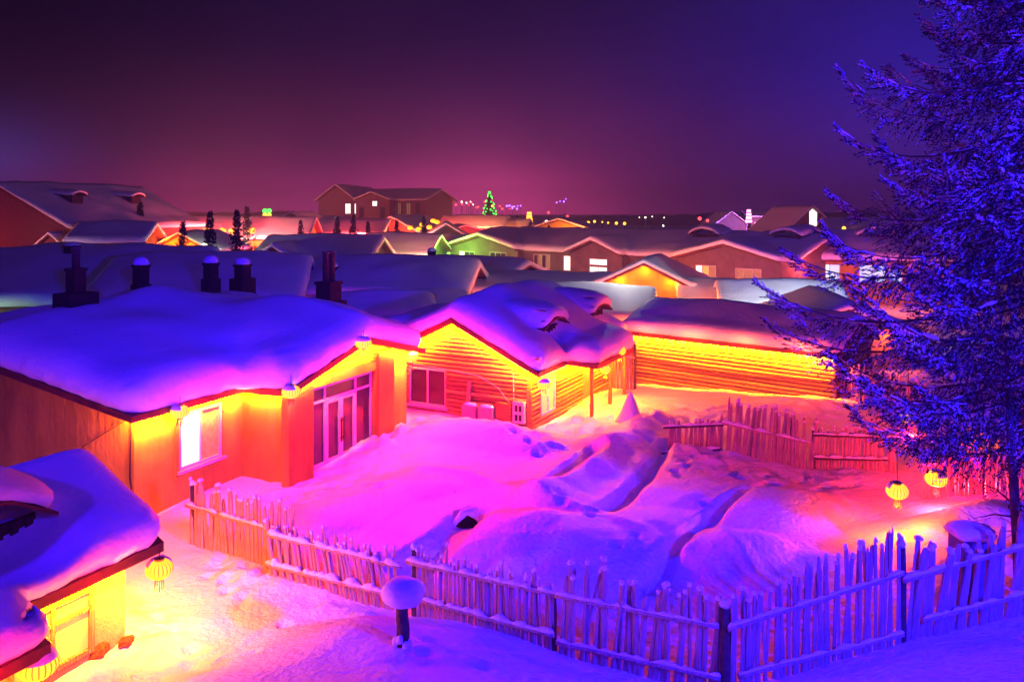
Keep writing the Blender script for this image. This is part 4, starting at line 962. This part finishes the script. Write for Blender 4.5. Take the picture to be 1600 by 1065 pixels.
hotel = simple_house('three storey building with stepped snowy roofs and two lit windows in the haze', 578, 170, -24, 27, 12, 10.0, 12.0, .5, False, mat('hotel_render', (.20, .11, .12), .9, .3, 3, var=.25), .8, step=.8,
    gables=[(-8.5, 5, .0, 13.2), (2.0, 4.2, 2.0, 11.4)], wins=[], lamps=[(-4, -12, 6, (1, .2, .3), 700), (-16, 2, 5, REDL, 500)])
sgs = [Seg((-13.5, 0), (-2.2, 0)), Seg((-2.2, -2), (6.2, -2)), Seg((6.2, 0), (13.5, 0))]
for k, (sg, a, b, z0, z1, kd) in enumerate(((0, 7.2, 8.6, 7.0, 9.1, 'lit'), (0, 9.6, 10.9, 7.0, 9.1, 'lit'), (1, 4.2, 5.4, 8.6, 9.6, 'lit'), (2, .8, 1.6, 6.2, 9.2, 'curtain'), (2, 2.9, 3.9, 6.2, 9.2, 'curtain'), (2, 5.2, 6.0, 6.2, 9.2, 'dark'), (1, 1.0, 2.0, 6.0, 8.2, 'dark'), (1, 6.2, 7.2, 6.0, 8.2, 'dark'))):
    S = sgs[sg]; m = MB(); S.hexa(m, a - .12, b + .12, .006, .05, z0 - .12, z1 + .12); w = m.build('window', DARKW, hotel)
    m = MB(); h = (b - a) / 2
    for q in (0, 1): S.hexa(m, a + h * q + .05, a + h * q + h - .05, .052, .08, z0, z1)
    m.build('pane', {'lit': LITW, 'curtain': LITG, 'dark': GLASS}[kd], w)

_r2 = random.Random(21)
for k in range(26):
    px = _r2.choice([_r2.uniform(290, 560), _r2.uniform(600, 930), _r2.uniform(330, 900)]); Yd = _r2.uniform(100, 190)
    ez = H - (_r2.uniform(350, 362) - 330) / F * Yd - .6
    lc = _r2.choice([REDL, REDL, PINK, (1, .22, .04), (1, .12, .03)])
    simple_house('one of the small blurred far village snow roofs, lit rose or amber from below', px, Yd, _r2.uniform(-40, 40), _r2.uniform(5, 9), 6, ez, ez + _r2.uniform(1.0, 1.7), .4, _r2.random() < .5, _r2.choice([PLASTER, DARKW, GREYP]), .5,
                 lamps=[(_r2.uniform(-3, 3), -3.0, ez - .6, lc, _r2.uniform(500, 1700))], step=.8, group='blurred far roofs')
# ------------------------------------------------------------------ small lights of the village
def bulbmat(name, c, s): return mat(name, c, .5, emit=c, estr=s)
BM = {'red': bulbmat('red_bulb', (1, .05, .06), 4), 'white': bulbmat('white_bulb', (1, .9, .7), 5), 'violet': bulbmat('violet_bulb', (.28, .1, 1), 5), 'amber': bulbmat('amber_bulb', (1, .4, .03), 5), 'green': bulbmat('green_bulb', (.04, 1, .06), 4), 'pink': bulbmat('pink_bulb', (1, .25, .7), 5)}
def sphere(mb, c, r, n=8):
    mb.lathe([(r * math.sin(PI * k / 6) + .001, -r * math.cos(PI * k / 6)) for k in range(7)], c, n)
LP = {}
def lamp_post(px, py, Y, colr, r, label, group):
    px += random.uniform(-1.5, 1.5); py += random.uniform(-1.2, 1.2); r *= random.uniform(.45, .95)
    x, y, z = at(px, py, Y); z = max(z, 1.2)
    t = thing('street_lamp', label, 'street lamp', (x, y, 0), 0, group)
    b = MB(); b.tube([(0, 0, 0), (0, 0, z - r * .9)], [.09, .05], 6); b.build('pole', DARKW, t)
    b = MB(); sphere(b, (0, 0, z), r); b.build('bulb', BM[colr], t, True)
for px, py in ((690, 316), (697, 318), (705, 314), (712, 321), (722, 318), (731, 321), (738, 317), (748, 323), (757, 316), (786, 325), (795, 326), (780, 321), (743, 325), (768, 312)):
    lamp_post(px, py, 260 + random.uniform(-12, 12), 'red', .42, 'one of the tiny red lamps strung out in the haze around the green tree', 'tiny red lamps in the haze')
for px, py in ((722, 316), (728, 318), (734, 316), (740, 319)):
    lamp_post(px, py, 262, 'white', .34, 'one of the tiny white lamps just left of the green tree', 'tiny white lamps in the haze')
for px, py in ((793, 323), (797, 322), (801, 323), (805, 322), (809, 323), (814, 322), (800, 326), (808, 326)):
    lamp_post(px, py, 266, 'violet', .42, 'one of the violet lamps in a close row right of the green tree', 'violet lamps in a row')
for px, py in ((869, 316), (875, 314), (880, 314), (885, 312)):
    lamp_post(px, py, 330, 'violet', .5, 'one of the four violet lamps standing highest in the haze', 'highest violet lamps')
for px, py in ((918, 347), (929, 347), (940, 347), (951, 348), (964, 348), (976, 349)):
    lamp_post(px, py, 150, 'amber', .3, 'one of the row of small amber lamps beyond the long grey roof', 'amber lamps beyond the grey roof')
for px, py in ((1000, 340), (1009, 340), (1019, 339), (1039, 341), (1037, 352)):
    lamp_post(px, py, 190, 'white', .26, 'one of the faint white lamps in the dark right of the amber row', 'faint white lamps')
lamp_post(858, 333, 200, 'red', .42, 'lone red lamp right of the glowing yellow tower, left of two', None)
lamp_post(885, 339, 180, 'red', .42, 'lone red lamp right of the glowing yellow tower, right of two', None)
lamp_post(1092, 341, 160, 'red', .5, 'red lamp left of the tiny violet lit house, brighter of two', None)
lamp_post(1105, 344, 160, 'red', .35, 'small red lamp nearest the tiny violet lit house', None)
lamp_post(855, 347, 150, 'white', .5, 'bright white lamp just right of the glowing yellow tower', None)
lamp_post(820, 350, 150, 'white', .5, 'bright white lamp just left of the glowing yellow tower', None)
lamp_post(1107, 353, 140, 'amber', .35, 'amber lamp below the tiny violet lit house', None)
lamp_post(1318, 357, 86, 'amber', .3, 'amber lamp at the left end of the glowing eave line', None)
lamp_post(320, 383, 60, 'white', .28, 'cold white lamp among the small spruces at the left', None)
lamp_post(513, 358, 108, 'white', .55, 'cold white lamp at the small gabled house', None)
for px, py in ((298, 359), (322, 361), (347, 361), (364, 361), (393, 360)):
    lantern(at(px, py, 90), .46, 'one of the amber lanterns in a row along the pink lit house', .3, 0, None, False, 'lanterns along the pink house', False)
for px, py in ((677, 345), (683, 347), (660, 351), (671, 355), (641, 356), (654, 358)):
    lantern(at(px, py, 101), .36, 'one of the small amber lanterns around the dark spruce right of the crimson gable', .3, 0, None, False, 'lanterns right of the crimson gable', False)
for px, label in ((413, 'left of two tall strings of yellow and green lanterns'), (420, 'right of two tall strings of yellow and green lanterns')):
    x, y, z = at(px, 352, 100); t = thing('lantern_string', label, 'lantern string', (x, y, 0), 0, 'lantern strings')
    b = MB(); b.tube([(0, 0, 0), (0, 0, 8.0)], .06, 6); b.build('pole', DARKW, t)
    for k in range(5):
        b = MB(); sphere(b, (.12, -.2, 5.3 + k * .56), .28); b.build('lantern_globe', BM['green'] if k == 4 else BM['amber'], t, True)
# lit trees and towers
x, y, z = at(765, 342, 230); t = thing('lit_tree', 'cone shaped tree outlined in green lights in the haze', 'tree', (x, y, 0))
b = MB(); b.lathe([(.3, 0), (.25, 5), (2.2, 5.2), (1.5, 8), (.8, 10.5), (.03, 13)], (0, 0, 0), 9, wob=.3); b.build('crown', FOREST, t)
b = MB()
for k in range(46):
    h = random.random(); a = random.uniform(0, 2 * PI); r = 2.5 * (1 - h) + .15; sphere(b, (math.cos(a) * r, math.sin(a) * r, 5.0 + 8.2 * h), random.uniform(.12, .26), 6)
o = b.build('bulbs', BM['green'], t, True); o['kind'] = 'stuff'
x, y, z = at(772, 334, 232)
for (px, py, label) in ((770, 322, 'yellow green lamp on the right flank of the green lit tree, upper of two'), (771, 333, 'yellow green lamp on the right flank of the green lit tree, lower of two')):
    lamp_post(px, py, 228, 'amber' if py < 330 else 'green', .5, label, None)
def lit_tower(px, py, Y, label, m, h, w, n):
    x, y, z = at(px, py, Y); t = thing('lit_tower', label, 'tower', (x, y, 0))
    b = MB(); b.box(-w * .5, w * .5, -w * .5, w * .5, -.2, z + h * .2); b.build('shaft', GREYP, t)
    for k in range(n):
        b = MB(); q = w * (.62 - .3 * k / n); b.box(-q, q, -q, q, z + h * .2 + h * k / n, z + h * .2 + h * (k + .72) / n); b.build('light_box', m, t)
lit_tower(827, 352, 150, 'small stepped tower glowing yellow beyond the grey roof', BM['amber'], 2.2, 1.0, 4)
lit_tower(1170, 352, 160, 'slim tower glowing white and pink beside the tiny violet lit house', BM['pink'], 2.8, .8, 4)

# ------------------------------------------------------------------ spruces
NEEDLE = bpy.data.materials.new('frosted_needles'); NEEDLE.use_nodes = True
t_ = NEEDLE.node_tree; b_ = t_.nodes['Principled BSDF']; b_.inputs['Roughness'].default_value = .8; b_.inputs['Specular IOR Level'].default_value = .1
co_ = t_.nodes.new('ShaderNodeTexCoord'); n_ = t_.nodes.new('ShaderNodeTexNoise'); n_.inputs['Scale'].default_value = 1.5; n_.inputs['Detail'].default_value = 6; n_.inputs['Roughness'].default_value = .75
r_ = t_.nodes.new('ShaderNodeValToRGB'); r_.color_ramp.elements[0].position = .34; r_.color_ramp.elements[0].color = (.03, .045, .05, 1)
r_.color_ramp.elements[1].position = .52; r_.color_ramp.elements[1].color = (.58, .6, .66, 1)
t_.links.new(co_.outputs['Object'], n_.inputs['Vector']); t_.links.new(n_.outputs['Fac'], r_.inputs[0]); t_.links.new(r_.outputs[0], b_.inputs['Base Color'])

NEEDLED = mat('dark_needles', (.018, .028, .024), .85, var=.6, vscale=3, spec=.1)
def spruce(name, label, loc, height, reach, z_low, seed, detail=1.0, group=None, snow=True, az0=None):
    """a spruce: trunk, whorls of sagging branches with upturned tips, hanging twigs with needles, snow lying on the branches"""
    R = np.random.default_rng(seed); t = thing(name, label, 'tree', loc, 0, group)
    tb = MB(); pts = [(0.04 * math.sin(k), .04 * math.cos(2 * k), height * k / 8 - .4) for k in range(9)]
    tb.tube(pts, [max(.015, .019 * height * (1 - k / 8.3)) for k in range(9)], 9); tb.build('trunk', BARK, t, True)
    lb = MB(); tv, tf = [], []; sv, sf = MB(), None
    step = .32 / detail if height > 8 else height / 28
    z = z_low; wh = 0
    Vt, Ft, Mt = [], [], []; nv = 0
    while z < height - (.25 if detail >= 1 else .06):
        f = (z - z_low) / (height - z_low)
        L0 = reach * (1 - f) ** .62 if f > .42 else reach * (1 - .42) ** .62 * (1.12 + .18 * math.sin(f * 9)) * (1.0 if f > .05 else .85)
        if detail < 1: L0 = reach * (1 - f) ** .9 * 1.1 + .04
        nb = 6 if detail >= 1 else 5
        for k in range(nb):
            a = wh * 1.1 + 2 * PI * k / nb + R.normal(0, .22); L = L0 * R.choice([R.uniform(.5, .8), R.uniform(.75, 1.12)]); d = np.array([math.cos(a), math.sin(a), 0]); sd = np.array([-d[1], d[0], 0])
            m = 12 if detail >= 1 else 6; s = np.linspace(0, 1, m)
            sag = R.uniform(.32, .5) * L; up = R.uniform(.34, .62) * L
            P = np.array([0, 0, z]) + np.outer(s * L, d) + np.outer(-sag * s + up * s ** 3.0, [0, 0, 1]) + np.outer(.12 * L * R.normal(0, .6) * s ** 2, sd)
            lb.tube([tuple(p) for p in P], [max(.004, .011 * L * (1 - .92 * q)) for q in s], 5 if detail >= 1 else 3)
            # twigs
            nt_ = max(6, int(L / ((.021 if detail >= 1 else .062 / detail))))
            q = np.sort(R.uniform(.16, 1.0, nt_)); side = R.choice([-1, 1], nt_)
            base_ = np.stack([np.interp(q, s, P[:, c]) for c in range(3)], 1)
            lat = np.zeros(nt_)
            if detail >= 1:
                lat = R.uniform(0, 1, nt_) ** .8 * .30 * L * (1 - q) ** .75 * np.clip(q * 4, 0, 1)
                base_ = base_ + (side * lat)[:, None] * sd + (lat * .55)[:, None] * d - np.outer(lat * .30, [0, 0, 1])
            tl = (.30 + .06 * L) * (1.05 - .8 * q) * R.uniform(.5, 1.25, nt_) + .07
            if detail < 1: tl = tl * .8 * (.35 + .65 * (1 - f))
            dr = (side * R.uniform(.15, .75, nt_))[:, None] * sd + (R.uniform(.25, .75, nt_))[:, None] * d + np.outer(-R.uniform(.35, 1.7, nt_) * (1 - .9 * q) + np.maximum(0, q - .55) * 1.6, [0, 0, 1])
            dr /= np.linalg.norm(dr, axis=1)[:, None]
            nn = 22 if detail >= 1 else 7
            for i in range(nt_):
                # needles along the twig: thin triangles in a bottle brush, the twig's tip drooping
                u = R.uniform(0, 1, nn); c = base_[i] + np.outer(u * tl[i], dr[i]) + np.outer(-.18 * tl[i] * u ** 2, [0, 0, 1])
                w = R.normal(0, 1, (nn, 3)); w -= np.outer(w @ dr[i], dr[i]); w /= np.linalg.norm(w, axis=1)[:, None] + 1e-6
                nl = (.034 + .022 * R.uniform(0, 1, nn)) / (1 if detail >= 1 else .45); tip = c + w * nl[:, None] * .8 + dr[i] * nl[:, None] * .9
                ww = np.cross(dr[i], w) * (.013 if detail >= 1 else .03)
                Mt.append((w[:, 2] > R.uniform(-.3, .5)).astype(np.int32)); Vt.append(np.stack([c - ww, c + ww, tip], 1).reshape(-1, 3)); Ft.append(nv + np.arange(nn * 3).reshape(-1, 3)); nv += nn * 3
                # the twig itself, a thin blade
            if snow:
                for i in range(2 if detail < 1 else int(1 + L * 2.0)):
                    qq = R.uniform(.15, .97); c = np.array([np.interp(qq, s, P[:, e]) for e in range(3)]); tg = np.array([np.interp(min(1, qq + .06), s, P[:, e]) for e in range(3)]) - c
                    tg /= np.linalg.norm(tg) + 1e-6; l = R.uniform(.05, .17) * (1 if detail >= 1 else 2); r = R.uniform(.007, .024) * (1 if detail >= 1 else 2)
                    if R.random() < .06 and detail >= 1: r *= 2.6; l *= 1.2
                    o = sd * R.normal(0, .05); c = c + o + [0, 0, .012 + r * .4]
                    sv.tube([tuple(c - tg * l), tuple(c - tg * l * .5), tuple(c), tuple(c + tg * l * .6), tuple(c + tg * l)], [r * .3, r * .9, r, r * .8, r * .2], 6, flat=.7)
                    # snow dusting on the hanging twigs
        z += step * R.uniform(.8, 1.2) * (1 if f < .6 else .85); wh += 1
    lb.build('branches', BARK, t, True)
    V_ = np.concatenate(Vt); F_ = np.concatenate(Ft)
    me = bpy.data.meshes.new('foliage'); nF = len(F_); me.vertices.add(len(V_)); me.vertices.foreach_set('co', V_.astype(np.float32).ravel())
    me.loops.add(nF * 3); me.loops.foreach_set('vertex_index', F_.astype(np.int32).ravel()); me.polygons.add(nF); me.polygons.foreach_set('loop_start', np.arange(nF, dtype=np.int32) * 3)
    me.materials.append(NEEDLED); me.materials.append(NEEDLE); me.polygons.foreach_set('material_index', np.concatenate(Mt)); me.update(calc_edges=True)
    o = bpy.data.objects.new('foliage', me); COL.objects.link(o); o.parent = t
    if snow and sv.v: sv.build('snow_clumps', RSNOW, t, True)
    return t
x, y = py_(1632, 14.2)
spruce('spruce_tree', 'tall frosted spruce lit blue, filling the right edge of the picture', (x, y, gz(x, y)), 16.0, 4.75, 2.2, 11)
# thin bare trunk in front of it
x, y = py_(1586, 13.3); z = gz(x, y)
st = thing('young_tree', 'thin leaning bare young trunk beside the spruce at the right edge', 'tree', (x, y, z))
b = MB(); b.tube([(.09, 0, -.2), (.05, 0, .9), (.0, .02, 1.8), (-.06, .05, 3.0), (-.1, .1, 4.4)], [.095, .085, .075, .055, .02], 9)
for k in range(11):
    a = random.uniform(0, 6.28); z0 = random.uniform(1.2, 4); l = random.uniform(.5, 1.3); p = Vector((0, .02, z0)); q = p + Vector((math.cos(a) * l, math.sin(a) * l, l * random.uniform(-.1, .4)))
    b.tube([p, (p + q) / 2 + Vector((0, 0, .06)), q], [.018, .012, .004], 5)
    for j in range(5):
        r0 = p + (q - p) * random.uniform(.3, 1); b.tube([r0, r0 + Vector((random.uniform(-.25, .25), random.uniform(-.25, .25), random.uniform(-.15, .2)))], [.007, .003], 4)
b.build('trunk', BARK, st)
# small spruces in the village
def copy_tree(o, parent=None):
    c = o.copy(); COL.objects.link(c); c.parent = parent
    for ch in list(o.children): copy_tree(ch, c)
    return c
proto = spruce('small_spruce', 'slim dark spruce before the cold white lamp at the left', (0, 0, 0), 5.2, 1.15, .5, 5, .45, 'small spruces in the village', False)
for ch in proto.children:
    if ch.name.startswith('foliage'): ch.data.materials[1] = NEEDLED
SP = [(328, 330, 60, 4.9, None), (286, 345, 62, 4.4, 'short spruce before the yellow lantern hung gable house'), (370, 328, 58, 5.2, 'taller spruce left of the chimney behind the snow capped chimney'), (386, 322, 84, 6.4, 'pale distant spruce right of the taller left spruce'),
      (470, 344, 80, 4.0, 'bushy spruce right of the rose lit gable house'), (527, 338, 86, 5.6, 'spruce in front of the cold white glow'), (552, 335, 88, 5.8, 'tallest spruce right of the cold white glow'), (575, 346, 90, 4.2, 'thin spruce left of the crimson gable house'),
      (620, 343, 92, 4.8, 'dark spruce standing before the crimson gable'), (662, 338, 97, 5.0, 'spruce ringed by small amber lanterns'), (787, 337, 150, 6.5, 'faint distant spruce right of the green lit tree'), (219, 316, 74, 3.6, 'small spruce rising behind the pyramid roof'), (858, 352, 92, 2.0, 'tiny spruce tip showing over the long grey roof')]
for i, (px, ptop, Yd, hh, lb) in enumerate(SP):
    o = proto if i == 0 else copy_tree(proto); x, y, zt = at(px, ptop, Yd); s = max(hh, 2) / 5.2 * 1.0
    s = zt / 5.2 if zt > 3 else s; o.location = (x, y, zt - 5.2 * s if zt < 5.2 * s else 0); o.scale = (s * .85, s * .85, zt / 5.2 if zt > 3 else s); o.rotation_euler = (0, 0, i * 1.3)
    if lb: o['label'] = lb
# frost covered tree on the dim hillside

# the hazy night air
hz = bpy.data.meshes.new('haze'); v = [(x, y, z) for z in (-2, 24) for x, y in ((-700, -60), (700, -60), (700, 640), (-700, 640))]
hz.from_pydata(v, [], [(0, 3, 2, 1), (4, 5, 6, 7), (0, 1, 5, 4), (1, 2, 6, 5), (2, 3, 7, 6), (3, 0, 4, 7)])
hm = bpy.data.materials.new('haze_air'); hm.use_nodes = True; hm.node_tree.nodes.clear()
vo = hm.node_tree.nodes.new('ShaderNodeVolumePrincipled'); vo.inputs['Color'].default_value = (.9, .88, .9, 1); vo.inputs['Density'].default_value = .0011
ho = hm.node_tree.nodes.new('ShaderNodeOutputMaterial'); hm.node_tree.links.new(vo.outputs[0], ho.inputs['Volume'])
hz.materials.append(hm); o = bpy.data.objects.new('haze', hz); COL.objects.link(o); o['kind'] = 'stuff'
